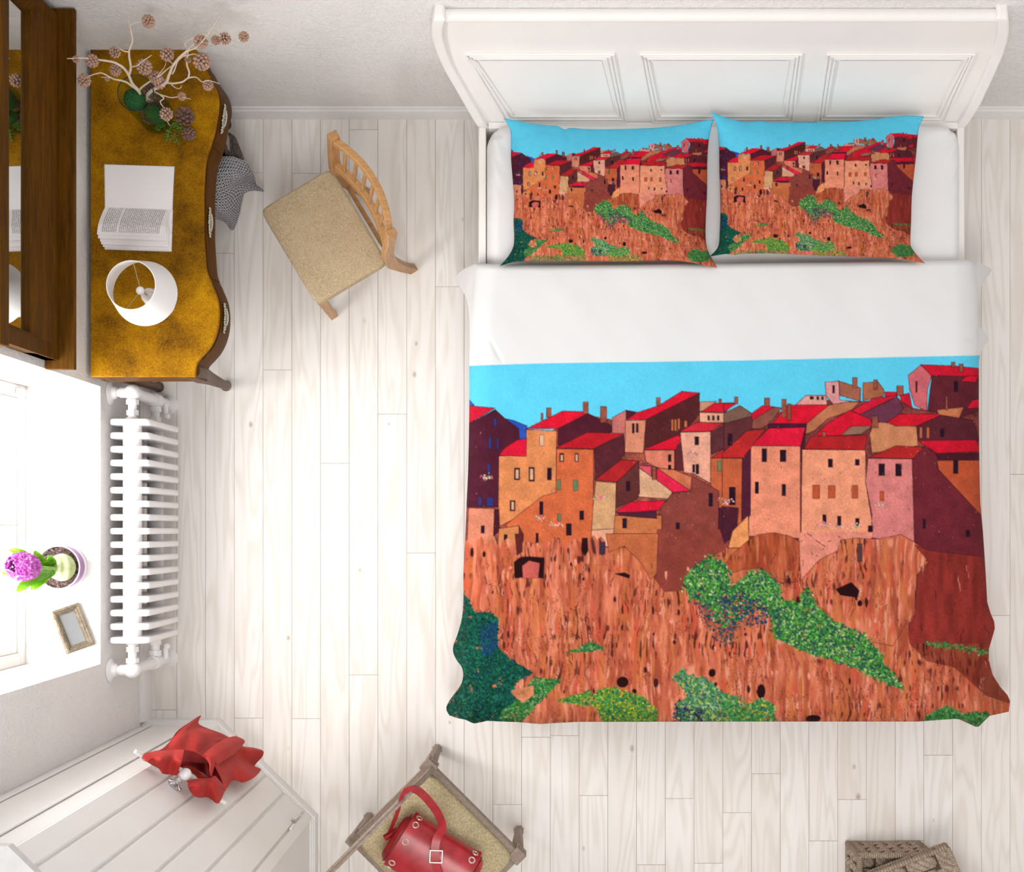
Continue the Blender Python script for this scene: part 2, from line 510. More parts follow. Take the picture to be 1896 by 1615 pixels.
WIN += [('B', x, DKW) for x in [(258,660,290,748),(380,668,420,748),(212,885,236,962),(393,900,418,978),(705,730,735,785),(888,732,916,772),(1046,762,1086,842),(1160,762,1200,845),(668,1105,692,1165),(768,1115,792,1178),(890,1130,915,1180),(975,1180,1006,1240),
    (1550,738,1582,828),(1555,205,1580,275),(1462,525,1488,582),(38,925,78,1040),(30,560,58,610),(1345,1135,1362,1200),(1635,1210,1660,1255),(735,232,748,285),(1296,205,1306,280),(582,308,606,326),(628,308,642,330),(660,308,672,330)]]
WIN += [('B', x, (186, 84, 52)) for x in [(600,905,648,998),(706,908,752,994),(866,908,906,994),(1056,948,1082,1012)]]
WIN += [('B', x, (190, 104, 68)) for x in [(1322,515,1340,588),(1370,515,1388,590)]]
for crop, (xa, ya, xb, yb), c in WIN:
    fill(crop, [(xa, ya), (xb, ya), (xb, yb), (xa, yb)], c, 0.7, 0.1)
CHIM = [('A', x) for x in [(626,385,658,448),(874,345,908,425),(990,375,1032,485),(590,420,604,468),(1368,315,1394,370),(1340,785,1366,870),(1790,325,1808,352)]] + \
       [('B', x) for x in [(72,310,95,358),(275,318,310,372),(392,325,422,450),(430,358,455,468),(870,180,900,250),(1012,195,1038,260),(1168,235,1212,300),(1536,75,1562,108),(1590,88,1616,140),(1000,440,1042,520),(664,545,690,576),(1498,305,1512,400)]]
for crop, (xa, ya, xb, yb) in CHIM:
    fill(crop, [(xa, ya), (xb, ya), (xb, yb), (xa, yb)], (158, 84, 64), 0.9, 0.3)
for (x, y) in [(590,1128),(700,1172),(1600,690),(1840,1010),(225,850),(990,990)]:
    for _ in range(26):
        xx, yy = x + prng.normal(0, 26), y + prng.normal(0, 9)
        fill('A', [(xx-4, yy-4), (xx+4, yy-4), (xx+4, yy+4), (xx-4, yy+4)], [(236,90,130),(240,200,190),(120,150,90)][prng.integers(3)], 0)
for (x, y) in [(680,1175),(772,1185),(898,1185),(1068,1042),(15,1020)]:
    for _ in range(26):
        xx, yy = x + prng.normal(0, 22), y + prng.normal(0, 9)
        fill('B', [(xx-4, yy-4), (xx+4, yy-4), (xx+4, yy+4), (xx-4, yy+4)], [(236,90,150),(240,190,180),(130,150,100)][prng.integers(3)], 0)
# rock over the feet of the houses
fill('C', [(1395,0),(1800,0),(1840,130),(1640,240),(1560,400),(1440,410),(1330,260)], (138,62,52), 0)
fill('C', [(1060,30),(1400,30),(1390,290),(1350,325),(1290,220),(1180,110),(1080,150)], (192,104,64), 0.8)
fill('D', [(490,60),(500,20),(970,20),(960,60),(750,140),(620,200),(505,330)], (226,140,120), 0)
fill('D', [(20,210),(60,160),(150,80),(220,35),(330,22),(430,45),(492,80),(492,340),(370,350),(250,250),(130,260),(40,290)], None, 0.8, layer=CL*np.array((0.88,0.8,0.72),np.float32))
fill('D', [(505,330),(620,200),(740,140),(760,70),(860,58),(1000,65),(1150,35),(1225,75),(1335,150),(1305,230),(1255,300),(1240,560),(1180,620),(1100,760),(800,700),(560,420)], None, 0.9, layer=CL)
fill('D', [(1240,100),(1335,140),(1690,180),(1900,120),(1900,760),(1730,745),(1210,745),(1200,620),(1245,560),(1258,300),(1330,210)], None, 0.6, layer=SH)
fill('D', [(1210,745),(1730,745),(1900,760),(1900,1150),(1700,1080),(1500,900),(1320,860)], None, 0, layer=CL*np.array((0.72,0.6,0.6),np.float32))
BLK = (40, 14, 16)
for k in range(30):
    x = 835 + k * 9.5 + prng.uniform(-3, 3)
    y = 1004 + prng.uniform(-8, 8)
    pts = [(x - 9, 1016), (x - 6, y + 2), (x, y - prng.uniform(0, 7)), (x + 6, y + 3), (x + 9, 1018)]
    fill(None, pts, None, 0, layer=CL)
for k in range(420):           # dry cracks down the rock
    x, y = prng.uniform(850, 1830), prng.uniform(1020, 1400)
    if abs(x - 1350) < 60 and y < 1100:
        continue
    a = np.array(((x - PX0) * SS, (y - PY0) * SS), np.float32)
    c = [(52, 20, 24), (92, 36, 32), (240, 172, 150), (120, 44, 36)][prng.integers(4)]
    for j in range(prng.integers(2, 6)):
        b = a + np.array((prng.normal(0, 4), prng.uniform(4, 16)), np.float32)
        seg(a, b, prng.uniform(0.5, 1.5), c); a = b
for k in range(700):           # specks and dry brush marks on the houses
    x, y = prng.uniform(868, 1815), prng.uniform(770, 1000)
    a = np.array(((x - PX0) * SS, (y - PY0) * SS), np.float32)
    b = a + np.array((prng.normal(0, 1.5), prng.uniform(-1, 6)), np.float32)
    seg(a, b, prng.uniform(0.3, 0.9), [(60, 24, 30), (236, 176, 150), (150, 60, 50)][prng.integers(3)])
for k in range(110):
    x, y = prng.uniform(880, 1640), prng.uniform(1040, 1330)
    w, h = prng.uniform(1.5, 4), prng.uniform(3, 10)
    fill(None, [(x + w * math.cos(t) * prng.uniform(.6, 1.2), y + h * math.sin(t) * prng.uniform(.6, 1.2)) for t in np.linspace(0, 6.283, 9)[:-1]], [(70, 26, 26), (190, 96, 66), (226, 140, 120)][prng.integers(3)], 0, 0.3)
def ell(crop, cx, cy, rx, ry, c, line=0.6):
    fill(crop, [(cx + rx * math.cos(t), cy + ry * math.sin(t)) for t in np.linspace(0, 6.283, 18)[:-1]], c, line, 0.15)
fill('C', [(462,215),(500,185),(560,178),(660,185),(655,320),(560,310),(468,320)], BLK, 0.6)
fill('C', [(515,240),(560,205),(630,220),(620,320),(520,320)], (196,92,84), 0.5)
fill('C', [(1115,290),(1180,282),(1218,300),(1210,320)], BLK, 0.5)
fill('C', [(905,60),(940,55),(945,140),(925,175),(900,140)], BLK, 0.5)
fill('C', [(1018,85),(1055,82),(1055,165),(1018,165)], (60,44,66), 0.7)
fill('C', [(468,30),(520,30),(515,150),(480,170)], (96,36,36), 0.5)
fill('D', [(728,390),(830,345),(882,400),(870,445),(760,430)], BLK, 0.5)
fill('D', [(870,95),(900,95),(900,210),(870,210)], (96,62,60), 0.8)
ell('D', 885, 482, 15, 20, BLK)
ell('C', 1168, 995, 38, 35, BLK); ell('C', 1245, 1055, 14, 16, BLK); ell('C', 1750, 935, 22, 26, BLK); ell('C', 1385, 1000, 16, 28, (70,24,30))
ell('D', 243, 1055, 27, 46, BLK); ell('D', 583, 1232, 48, 24, BLK)
ell('C', 190, 150, 10, 30, BLK); ell('C', 268, 163, 10, 18, BLK)
fill(None, [(1230+x, 1400+y) for x, y in [(-30,-18),(20,-20),(30,0),(20,30),(-30,30)]], BLK, 0.5)
for (x, y, w) in [(545,30,60),(600,75,60),(640,100,40),(680,80,50),(570,150,20),(600,170,20),(640,130,25),(745,45,25),(500,80,20)]:
    a = cp('D', [(x, y)])[0]; seg(a, a + np.array((w * 0.25, prng.uniform(-4, 10))), 1.3, BLK)
# foliage dabs
def warm(L):
    return [(min(255, int(r * 1.22 + 6)), int(g * 0.97), int(b * 0.90)) for r, g, b in L]
def foliage(crop, pts, n, cols, r=2.6, jit=9, base=None):
    poly = cp(crop, pts)
    rr = mask(poly)
    if rr is None:
        return
    x0, y0, x1, y1, m = rr
    if base is not None:
        sub = CV_[y0:y1, x0:x1]; keep = m & (G2[y0:y1, x0:x1] > 0.22)
        sub[keep] = (np.array(base, np.float32) * (0.7 + 0.6 * G1[y0:y1, x0:x1])[..., None])[keep]
    ys, xs = np.nonzero(m)
    if len(xs) == 0:
        return
    for k in prng.integers(0, len(xs), n):
        cx, cy = xs[k] + x0 + prng.normal(0, jit), ys[k] + y0 + prng.normal(0, jit)
        a, b, th = r * SS * prng.uniform(0.6, 1.5), r * SS * prng.uniform(0.35, 0.8), prng.uniform(0, 3.14)
        R = int(max(a, b)) + 2
        xa, ya, xb, yb = max(int(cx) - R, 0), max(int(cy) - R, 0), min(int(cx) + R, W_), min(int(cy) + R, H_)
        if xb <= xa or yb <= ya:
            continue
        X, Y = np.meshgrid(np.arange(xa, xb) - cx, np.arange(ya, yb) - cy)
        U = X * math.cos(th) + Y * math.sin(th); V = -X * math.sin(th) + Y * math.cos(th)
        mm = (U / a) ** 2 + (V / b) ** 2 < 1
        c = np.array(cols[prng.integers(len(cols))], np.float32) * prng.uniform(0.8, 1.2)
        CV_[ya:yb, xa:xb][mm] = c
DG = [(18,78,56),(14,62,52),(24,96,70),(20,70,84),(10,44,40),(34,110,80)]
MG = [(40,132,66),(30,108,66),(64,150,80),(24,84,66),(96,160,110),(52,120,50)]
BG = [(52,158,62),(40,134,58),(84,176,84),(30,100,70),(70,150,60),(130,190,140),(36,70,96),(30,84,60)]
YG = [(96,146,50),(60,128,56),(150,160,50),(36,104,60),(190,176,40),(44,90,80),(80,150,70)]
TG = [(70,160,110),(44,130,84),(110,180,140),(40,110,80),(140,176,70),(52,92,110)]
MG, BG, TG = warm(MG), warm(BG), warm(TG)
foliage('C', [(130,410),(165,460),(205,540),(310,540),(362,590),(350,760),(440,850),(590,935),(480,990),(450,1060),(480,1110),(380,1200),(430,1290),(300,1500),(-20,1500),(-20,1100),(60,800)], 5200, DG, 2.2, 4, (16,70,54))
foliage('C', [(250,640),(350,600),(355,760),(300,830),(250,800)], 260, [(24,60,110),(20,76,104),(30,50,90)], 2.0, 3)
foliage('C', [(590,970),(770,980),(690,1060),(600,1150),(480,1290),(380,1300),(380,1190),(500,1100)], 900, MG, 2.4, 4, (30,110,64))
foliage('C', [(750,1110),(940,1060),(1100,1030),(1300,1090),(1390,1180),(1390,1290),(1050,1290),(1000,1160),(830,1130)], 1500, YG, 2.3, 4, (60,124,54))
foliage('C', [(490,1300),(1000,1280),(1400,1290),(1400,1480),(460,1480)], 1200, MG, 2.4, 8)
foliage('C', [(1490,960),(1560,905),(1600,960),(1700,970),(1850,1080),(1910,1110),(1910,1290),(1560,1290),(1500,1150),(1590,1090),(1570,1040)], 1500, TG, 2.4, 4, (50,130,90))
foliage('D', [(-10,1070),(110,1090),(150,1140),(250,1100),(330,1150),(330,1290),(-10,1290)], 700, YG + TG, 2.3, 4, (60,140,70))
foliage('C', [(1500,1140),(1680,1180),(1700,1290),(1500,1290)], 150, [(30,30,80),(60,40,70),(40,80,90)], 2.2, 4)
foliage('C', [(1560,350),(1650,230),(1740,185),(1840,230),(1870,400),(1910,480),(1910,600),(1780,590),(1690,480),(1600,430)], 1250, BG, 2.6, 9, (40,130,60))
foliage('C', [(1640,420),(1780,590),(1910,600),(1910,720),(1820,740),(1700,620)], 260, [(30,84,70),(40,70,100),(170,80,60)], 2.4, 8)
foliage('D', [(-20,430),(130,320),(170,275),(250,262),(360,360),(370,460),(490,480),(540,365),(600,500),(720,600),(900,680),(1040,830),(1030,860),(1180,1050),(1060,1000),(880,910),(720,850),(600,820),(480,780),(330,700),(300,560),(200,520),(60,600),(-20,640)], 4600, BG, 2.4, 6, (38,120,62))
foliage('D', [(-20,440),(120,420),(300,520),(280,620),(60,640),(-20,600)], 420, [(36,60,110),(30,84,80),(190,92,60),(60,40,50)], 2.3, 5)
foliage('D', [(1310,730),(1420,735),(1600,765),(1735,785),(1735,830),(1600,800),(1420,765),(1310,755)], 200, MG, 2.0, 3)
foliage('D', [(1310,1215),(1450,1150),(1560,1200),(1720,1190),(1760,1260),(1640,1400),(1400,1420),(1300,1300)], 1300, MG, 2.3, 3, (40,124,62))
foliage('C', [(800,800),(900,760),(970,735),(1060,775),(960,795)], 130, MG, 2.0, 3, (50,110,66))
foliage('D', [(-20,1290),(420,1260),(560,1330),(560,1480),(-20,1480)], 700, YG, 2.4, 8)
fill('C', [(440,1050),(590,1015),(590,1080),(520,1130),(470,1090)], (206,130,90), 0, 0.3)
# canvas grain
CV_ *= (1 + 0.07 * (vnoise(0.8, 0.8) - 0.5) + 0.05 * (vnoise(2.5, 2.5) - 0.5))[..., None]
CV_ = np.clip(CV_, 0, 255)
# box filter to photo-pixel texels, to linear colour
PAINT = CV_.reshape(PH, SS, PW, SS, 3).mean((1, 3)) / 255.0
PAINT = np.where(PAINT <= 0.04045, PAINT / 12.92, ((PAINT + 0.055) / 1.055) ** 2.4).astype(np.float32)
del CV_, CL, SH

def sample_paint(u, v):
    x = np.clip(u - PX0 - 0.5, 0, PW - 1.001); y = np.clip(v - PY0 - 0.5, 0, PH - 1.001)
    xi, yi = x.astype(int), y.astype(int)
    fx, fy = (x - xi)[..., None], (y - yi)[..., None]
    return (PAINT[yi, xi] * (1 - fx) + PAINT[yi, xi + 1] * fx) * (1 - fy) + (PAINT[yi + 1, xi] * (1 - fx) + PAINT[yi + 1, xi + 1] * fx) * fy
# ---------------------------------------------------------------- materials of the room
def plaster(name, c, bump=0.5):
    t = NT(name)
    v = t.coords()
    a = t.noise(v, 2.2, 3); b = t.noise(v, 55, 4, 0.65, 1.5); c_ = t.noise(v, 16, 3)
    cc = lin(c)
    t.base(t.ramp(a, [(0.3, tuple(x * 0.95 for x in cc[:3])), (0.7, cc)]))
    hgt = t.math('ADD', t.math('MULTIPLY', b, 0.7), t.math('MULTIPLY', c_, 0.6))
    t.bump(hgt, bump, 0.012)
    return t.set(0.9, 0, 0.2)
M_WALL = plaster('plaster white', (243, 240, 238), 0.8)
M_TRIM = simple('white trim paint', (238, 236, 234), 0.45, var=0.02)
M_WPAINT = simple('white satin paint', (236, 234, 231), 0.4, var=0.015, nscale=6)
M_RAD = simple('radiator enamel', (240, 238, 238), 0.3, var=0.01)

def plank_mat():
    t = NT('whitewashed pine')
    at = t.n('ShaderNodeAttribute', attribute_name='plank')
    sep = t.n('ShaderNodeSeparateColor'); t.l(at.outputs['Color'], sep.inputs[0])
    tc = t.n('ShaderNodeTexCoord')
    off = t.n('ShaderNodeCombineXYZ')
    t.l(t.math('MULTIPLY', sep.outputs[0], 37.0), off.inputs[0]); t.l(t.math('MULTIPLY', sep.outputs[1], 53.0), off.inputs[1]); t.l(t.math('MULTIPLY', sep.outputs[2], 9.0), off.inputs[2])
    add = t.n('ShaderNodeVectorMath', operation='ADD'); t.l(tc.outputs['Object'], add.inputs[0]); t.l(off.outputs[0], add.inputs[1])
    mp = t.n('ShaderNodeMapping'); mp.inputs['Scale'].default_value = (7.5, 0.75, 1); t.l(add.outputs[0], mp.inputs[0])
    n1 = t.noise(mp.outputs[0], 1.0, 2, 0.5, 0.3)
    rings = t.math('ADD', t.math('MULTIPLY', t.math('SINE', t.math('MULTIPLY', n1, 62.0)), 0.5), 0.5)
    rings = t.math('POWER', rings, 2.0)
    mp2 = t.n('ShaderNodeMapping'); mp2.inputs['Scale'].default_value = (90, 2.5, 1); t.l(add.outputs[0], mp2.inputs[0])
    fine = t.noise(mp2.outputs[0], 1.0, 3, 0.6)
    mp3 = t.n('ShaderNodeMapping'); mp3.inputs['Scale'].default_value = (8.0, 5.0, 1); t.l(add.outputs[0], mp3.inputs[0])
    vo = t.n('ShaderNodeTexVoronoi'); vo.inputs['Scale'].default_value = 1.0; t.l(mp3.outputs[0], vo.inputs['Vector'])
    csep = t.n('ShaderNodeSeparateColor'); t.l(vo.outputs['Color'], csep.inputs[0])
    gate = t.math('GREATER_THAN', csep.outputs[0], 0.62)
    knot = t.math('MULTIPLY', t.math('SUBTRACT', 1.0, t.math('MINIMUM', t.math('DIVIDE', vo.outputs['Distance'], t.math('ADD', 0.05, t.math('MULTIPLY', csep.outputs[1], 0.08))), 1.0)), gate)
    base = t.mix(sep.outputs[2], lin((249, 246, 243)), lin((243, 238, 233)))
    g = t.math('ADD', t.math('MULTIPLY', rings, 0.30), t.math('MULTIPLY', fine, 0.22))
    c = t.mix(t.math('MULTIPLY', g, 0.8), base, lin((206, 190, 170)))
    c = t.mix(t.math('MULTIPLY', knot, 0.75), c, lin((150, 118, 88)))
    t.base(c)
    t.bump(fine, 0.05, 0.002)
    return t.set(0.55, 0, 0.3)
M_PLANK = plank_mat()
M_GAP = simple('plank gap', (150, 124, 100), 0.9)

# ---------------------------------------------------------------- floor
XW, YW = (274 - CU) * K, (CV - 214) * K          # left wall face, back wall face
XR, YF = (2230 - CU) * K, (CV - 1772) * K        # right wall, front wall
def floor():
    mb = MB()
    joints = {509: [685], 616: [858], 722: [767], 829: [531], 563: [1331], 669: [1250], 456: [1330], 415: [469], 1839: [1140], 1573: [1481], 1413: [1433], 935: [1490]}
    u = 433.8 - 53.2 * 4
    gap = 0.0008
    attr = []
    z0, z1 = -0.006, 0.0
    mb.cur = 1
    mb.box(((XW + XR) / 2, (YW + YF) / 2, -0.020), (XR - XW + 0.3, YW - YF + 0.3, 0.03))
    attr += [(0, 0, 0)] * 6
    mb.cur = 0
    while u < 2260:
        js = []
        for cu, vs in joints.items():
            if u < cu < u + 53.2:
                js = list(vs)
        if not js:
            js = [random.uniform(200, 1700)]
        v = js[0] - 1010
        edges = []
        while v < 1900:
            edges.append(v); v += 1010
        for a, b in zip([edges[0] - 1010] + edges, edges + [edges[-1] + 1010]):
            a2, b2 = max(a, 205), min(b, 1790)
            if b2 - a2 < 4:
                continue
            x0, x1 = (u - CU) * K + gap, (u + 53.2 - CU) * K - gap
            y0, y1 = (CV - b2) * K + gap, (CV - a2) * K - gap
            x0 = max(x0, XW - 0.05)
            if x1 <= x0:
                continue
            mb.box(((x0 + x1) / 2, (y0 + y1) / 2, (z0 + z1) / 2), (x1 - x0, y1 - y0, z1 - z0))
            r = (random.random(), random.random(), random.random())
            attr += [r] * 6
        u += 53.2
    o = build(mb, 'floor', None, smooth=False, mats=[M_PLANK, M_GAP])
    ca = o.data.color_attributes.new('plank', 'FLOAT_COLOR', 'CORNER')
    arr = np.ones((len(attr) * 4, 4), np.float32)
    arr[:, :3] = np.repeat(np.array(attr, np.float32), 4, 0)
    ca.data.foreach_set('color', arr.ravel())
    struct(o)
floor()

# ---------------------------------------------------------------- walls, window
ZT = 2.28
ZS = 0.5946                                       # window sill
WY0, WY1 = -0.546, 0.577                          # window opening along the left wall
WZ1 = 2.05
WD = 0.36                                         # wall thickness
def walls():
    struct(build(MB().box(((XW + XR) / 2, YW + 0.1, ZT / 2), (XR - XW + 0.7, 0.2, ZT)), 'wall_back', M_WALL, smooth=False))
    struct(build(MB().box((XR + 0.1, (YW + YF) / 2, ZT / 2), (0.2, YW - YF, ZT)), 'wall_right', M_WALL, smooth=False))
    struct(build(MB().box(((XW + XR) / 2, YF - 0.1, ZT / 2), (XR - XW + 0.7, 0.2, ZT)), 'wall_front', M_WALL, smooth=False))
    mb = MB()
    xc = XW - WD / 2
    mb.box((xc, (WY1 + YW) / 2, ZT / 2), (WD, YW - WY1, ZT))
    mb.box((xc, (WY0 + YF) / 2, ZT / 2), (WD, WY0 - YF, ZT))
    mb.box((xc, (WY0 + WY1) / 2, ZS / 2), (WD, WY1 - WY0, ZS))
    mb.box((xc, (WY0 + WY1) / 2, (ZT + WZ1) / 2), (WD, WY1 - WY0, ZT - WZ1))
    struct(build(mb, 'wall_left', M_WALL, smooth=False))
    # baseboards with a rounded top and a small step
    def board(name, a, b, n):
        a, b, n = Vector(a), Vector(b), Vector(n)
        prof = [(0, 0), (0.018, 0), (0.018, 0.085), (0.015, 0.098), (0.009, 0.104), (0.009, 0.112), (0.005, 0.12), (0, 0.12)]
        m = MB()
        pts = [p + n * d + Vector((0, 0, z)) for p in (a, b) for d, z in prof]
        k_ = len(prof)
        m.add(pts, [(i, (i + 1) % k_, (i + 1) % k_ + k_, i + k_) for i in range(k_)] + [tuple(range(k_))[::-1], tuple(range(k_, 2 * k_))])
        o = build(m, name, M_TRIM, weld=True, angle=30)
        struct(o)
    board('baseboard_back', (XW, YW, 0), (XR, YW, 0), (0, -1, 0))
    board('baseboard_left', (XW, P(0, 1331).y, 0), (XW, YW - 0.018, 0), (1, 0, 0))
    # window: outer frame, two sashes, glass
    xf = XW - 0.302
    fm = MB()
    w = 0.05
    fm.box((xf - 0.03, (WY0 + WY1) / 2, ZS + w / 2), (0.06, WY1 - WY0, w))
    fm.box((xf - 0.03, (WY0 + WY1) / 2, WZ1 - w / 2), (0.06, WY1 - WY0, w))
    fm.box((xf - 0.03, WY0 + w / 2, (ZS + WZ1) / 2), (0.06, w, WZ1 - ZS - 2 * w))
    fm.box((xf - 0.03, WY1 - w / 2, (ZS + WZ1) / 2), (0.06, w, WZ1 - ZS - 2 * w))
    win = build(fm, 'window_1', M_WPAINT, bevel=0.004)
    struct(win)
    sm = MB()
    ym = (WY0 + WY1) / 2
    for a, b in ((WY0 + w, ym), (ym, WY1 - w)):
        z0, z1 = ZS + w, WZ1 - w
        s = 0.055
        sm.box((xf - 0.035, (a + b) / 2, z0 + s / 2), (0.045, b - a, s)); sm.box((xf - 0.035, (a + b) / 2, z1 - s / 2), (0.045, b - a, s))
        sm.box((xf - 0.035, a + s / 2, (z0 + z1) / 2), (0.045, s, z1 - z0 - 2 * s)); sm.box((xf - 0.035, b - s / 2, (z0 + z1) / 2), (0.045, s, z1 - z0 - 2 * s))
    build(sm, 'window_sash', M_WPAINT, win, bevel=0.004)
    gm = NT('window glass')
    tr = gm.n('ShaderNodeBsdfTransparent'); gl = gm.n('ShaderNodeBsdfGlossy'); gl.inputs['Roughness'].default_value = 0.02
    mx = gm.n('ShaderNodeMixShader'); mx.inputs[0].default_value = 0.06
    gm.l(tr.outputs[0], mx.inputs[1]); gm.l(gl.outputs[0], mx.inputs[2]); gm.l(mx.outputs[0], gm.out.inputs[0])
    global M_GLASS
    M_GLASS = gm.m
    build(MB().box((xf - 0.035, ym, (ZS + WZ1) / 2), (0.006, WY1 - WY0 - 2 * w - 0.02, WZ1 - ZS - 2 * w - 0.02)), 'glass_pane', M_GLASS, win, smooth=False)
    build(MB().box((xf + 0.012, WY1 - 0.03, ZS + 0.075), (0.02, 0.025, 0.05)), 'window_hinge', M_TRIM, win, bevel=0.003)
walls()

# ---------------------------------------------------------------- radiator
def radiator():
    root = thing('radiator', P(300, 980), 'white column radiator with pipes standing under the window sill', 'radiator')
    xl, xr = -719 * K, -651.6 * K
    z0, z1 = 0.127, 0.55
    s = H / (H - z1)
    th = 0.026
    xc, zc = -688 * K, 0.487
    zb = 0.19
    ys = [(CV - v) / s * K for v in np.linspace(780.8, 1186.5, 17)]
    prof = []
    for cx, cz, a0 in ((xr, z1, 0), (xl, z1, 90), (xl, z0, 180), (xr, z0, 270)):
        r = 0.022
        ox = cx - r if cx == xr else cx + r
        oz = cz - r if cz == z1 else cz + r
        for a in range(0, 91, 22):
            t = math.radians(a0 + a)
            prof.append((ox + r * math.cos(t), oz + r * math.sin(t)))
    for y in ys:
        mb = MB()
        n = len(prof)
        pts = [(x, y - th / 2, z) for x, z in prof] + [(x, y + th / 2, z) for x, z in prof]
        mb.add(pts, [tuple(range(n)), tuple(range(n, 2 * n))[::-1]] + [(j, j + n, (j + 1) % n + n, (j + 1) % n) for j in range(n)])
        build(mb, 'fin', M_RAD, root, bevel=0.008, segs=3)
    for z, r in ((zc, 0.038), (zb, 0.034)):
        mb = MB()
        ya, yb = ys[0] + 0.03, ys[-1] - 0.03
        Ry = Matrix.Rotation(-math.pi / 2, 3, 'X')
        L = ya - yb
        mb.lathe([(0.022, 0.006), (0.028, 0.012), (r * 0.9, 0.016), (r, 0.022)] + [(r, L - 0.022), (r * 0.9, L - 0.016), (0.028, L - 0.012), (0.022, L - 0.006)], 24, (xc, yb, z), Ry)
        build(mb, 'manifold_tube', M_RAD, root)
    for v, dirn in ((727, 1), (1241, -1)):
        ye = (CV - v) / (H / (H - zc)) * K
        yin = ys[0] if dirn > 0 else ys[-1]
        mb = MB()
        # upper elbow: ball, pipe to the wall, pipe to the manifold
        mb.ball((xc, ye, zc), 0.034, 20, 12)
        mb.tube([(xc, ye, zc), (XW + 0.004, ye, zc)], 0.0185, 16)
        mb.tube([(xc - 0.02, ye, zc), (xc - 0.05, ye, zc)], 0.0225, 16)
        mb.tube([(xc, ye, zc), (xc, yin, zc)], 0.0175, 16)
        mb.tube([(xc, ye - dirn * 0.03, zc), (xc, ye - dirn * 0.05, zc)], 0.027, 8)
        mb.tube([(xc, yin + dirn * 0.052, zc), (xc, yin + dirn * 0.03, zc)], 0.026, 6)
        el = build(mb, 'elbow_pipe', M_RAD, root, angle=35)
        Rx = Matrix.Rotation(math.pi / 2, 3, 'Y')
        build(MB().lathe([(0.05, 0), (0.05, 0.004), (0.03, 0.014), (0.024, 0.03)], 28, (XW + 0.001, ye, zc), Rx), 'wall_flange', M_RAD, el)
        mb = MB()
        mb.tube([(xc, ye, zc), (xc, ye, 0.012)], 0.0235, 18)
        mb.tube([(xc, ye, zb + 0.035), (xc, ye, zb - 0.035)], 0.03, 18)
        mb.tube([(xc, ye, zb), (xc, yin, zb)], 0.019, 16)
        mb.tube([(xc, ye - dirn * 0.03, zb), (xc, ye - dirn * 0.052, zb)], 0.027, 16)
        mb.tube([(xc, yin + dirn * 0.05, zb), (xc, yin + dirn * 0.03, zb)], 0.026, 6)
        rp = build(mb, 'riser_pipe', M_RAD, root, angle=35)
        mb = MB()
        mb.tube([(xc + 0.03, ye - dirn * 0.012, zb - 0.05), (xc + 0.03, ye - dirn * 0.06, zb - 0.05)], 0.012, 12)
        mb.ball((xc + 0.035, ye - dirn * 0.065, zb - 0.05), 0.016, 12, 8)
        build(mb, 'valve', M_RAD, rp)
        build(MB().lathe([(0.044, 0.0), (0.044, 0.006), (0.03, 0.014), (0.024, 0.03)], 28, (xc, ye, 0.0)), 'floor_flange', M_RAD, rp)
radiator()
# ---------------------------------------------------------------- bed frame
M_BED = simple('white lacquer of the bed', (245, 241, 237), 0.45, var=0.012, nscale=5)
M_SHEET = simple('white cotton sheet', (232, 231, 231), 0.9, spec=0.1, var=0.015, nscale=8)
HB_L = [(886,232,.40),(870,205,.48),(854,177,.56),(837,147,.66),(821,118,.76),(811,96,.85),(804,77,.93),(799,55,1.03),(800,38,1.11),(803,27,1.15)]
HB_R = [(1786.5,230,.40),(1801,208,.47),(1814.6,186,.55),(1827,160,.64),(1838,137,.72),(1849,112,.81),(1859,88,.89),(1867,58,1.02),(1868,38,1.10),(1866,25,1.15)]
hbL = np.array(HB_L, float); hbR = np.array(HB_R, float)
hbM = (hbL + hbR) / 2
def hb_u(v):
    return np.interp(v, hbL[::-1, 1], hbL[::-1, 0]), np.interp(v, hbR[::-1, 1], hbR[::-1, 0])
def hb_z(v):
    return float(np.interp(v, hbM[::-1, 1], hbM[::-1, 2]))
def hb_n(v):
    a, b = P(1000, v + 6, hb_z(v + 6)), P(1000, v - 6, hb_z(v - 6))
    t = (b - a).normalized()
    return Vector((0, -t.z, t.y))
def HS(u, v, off=0.0):
    v2 = min(max(v, 27), 238)
    return P(u, v2, hb_z(v2)) + hb_n(v2) * off

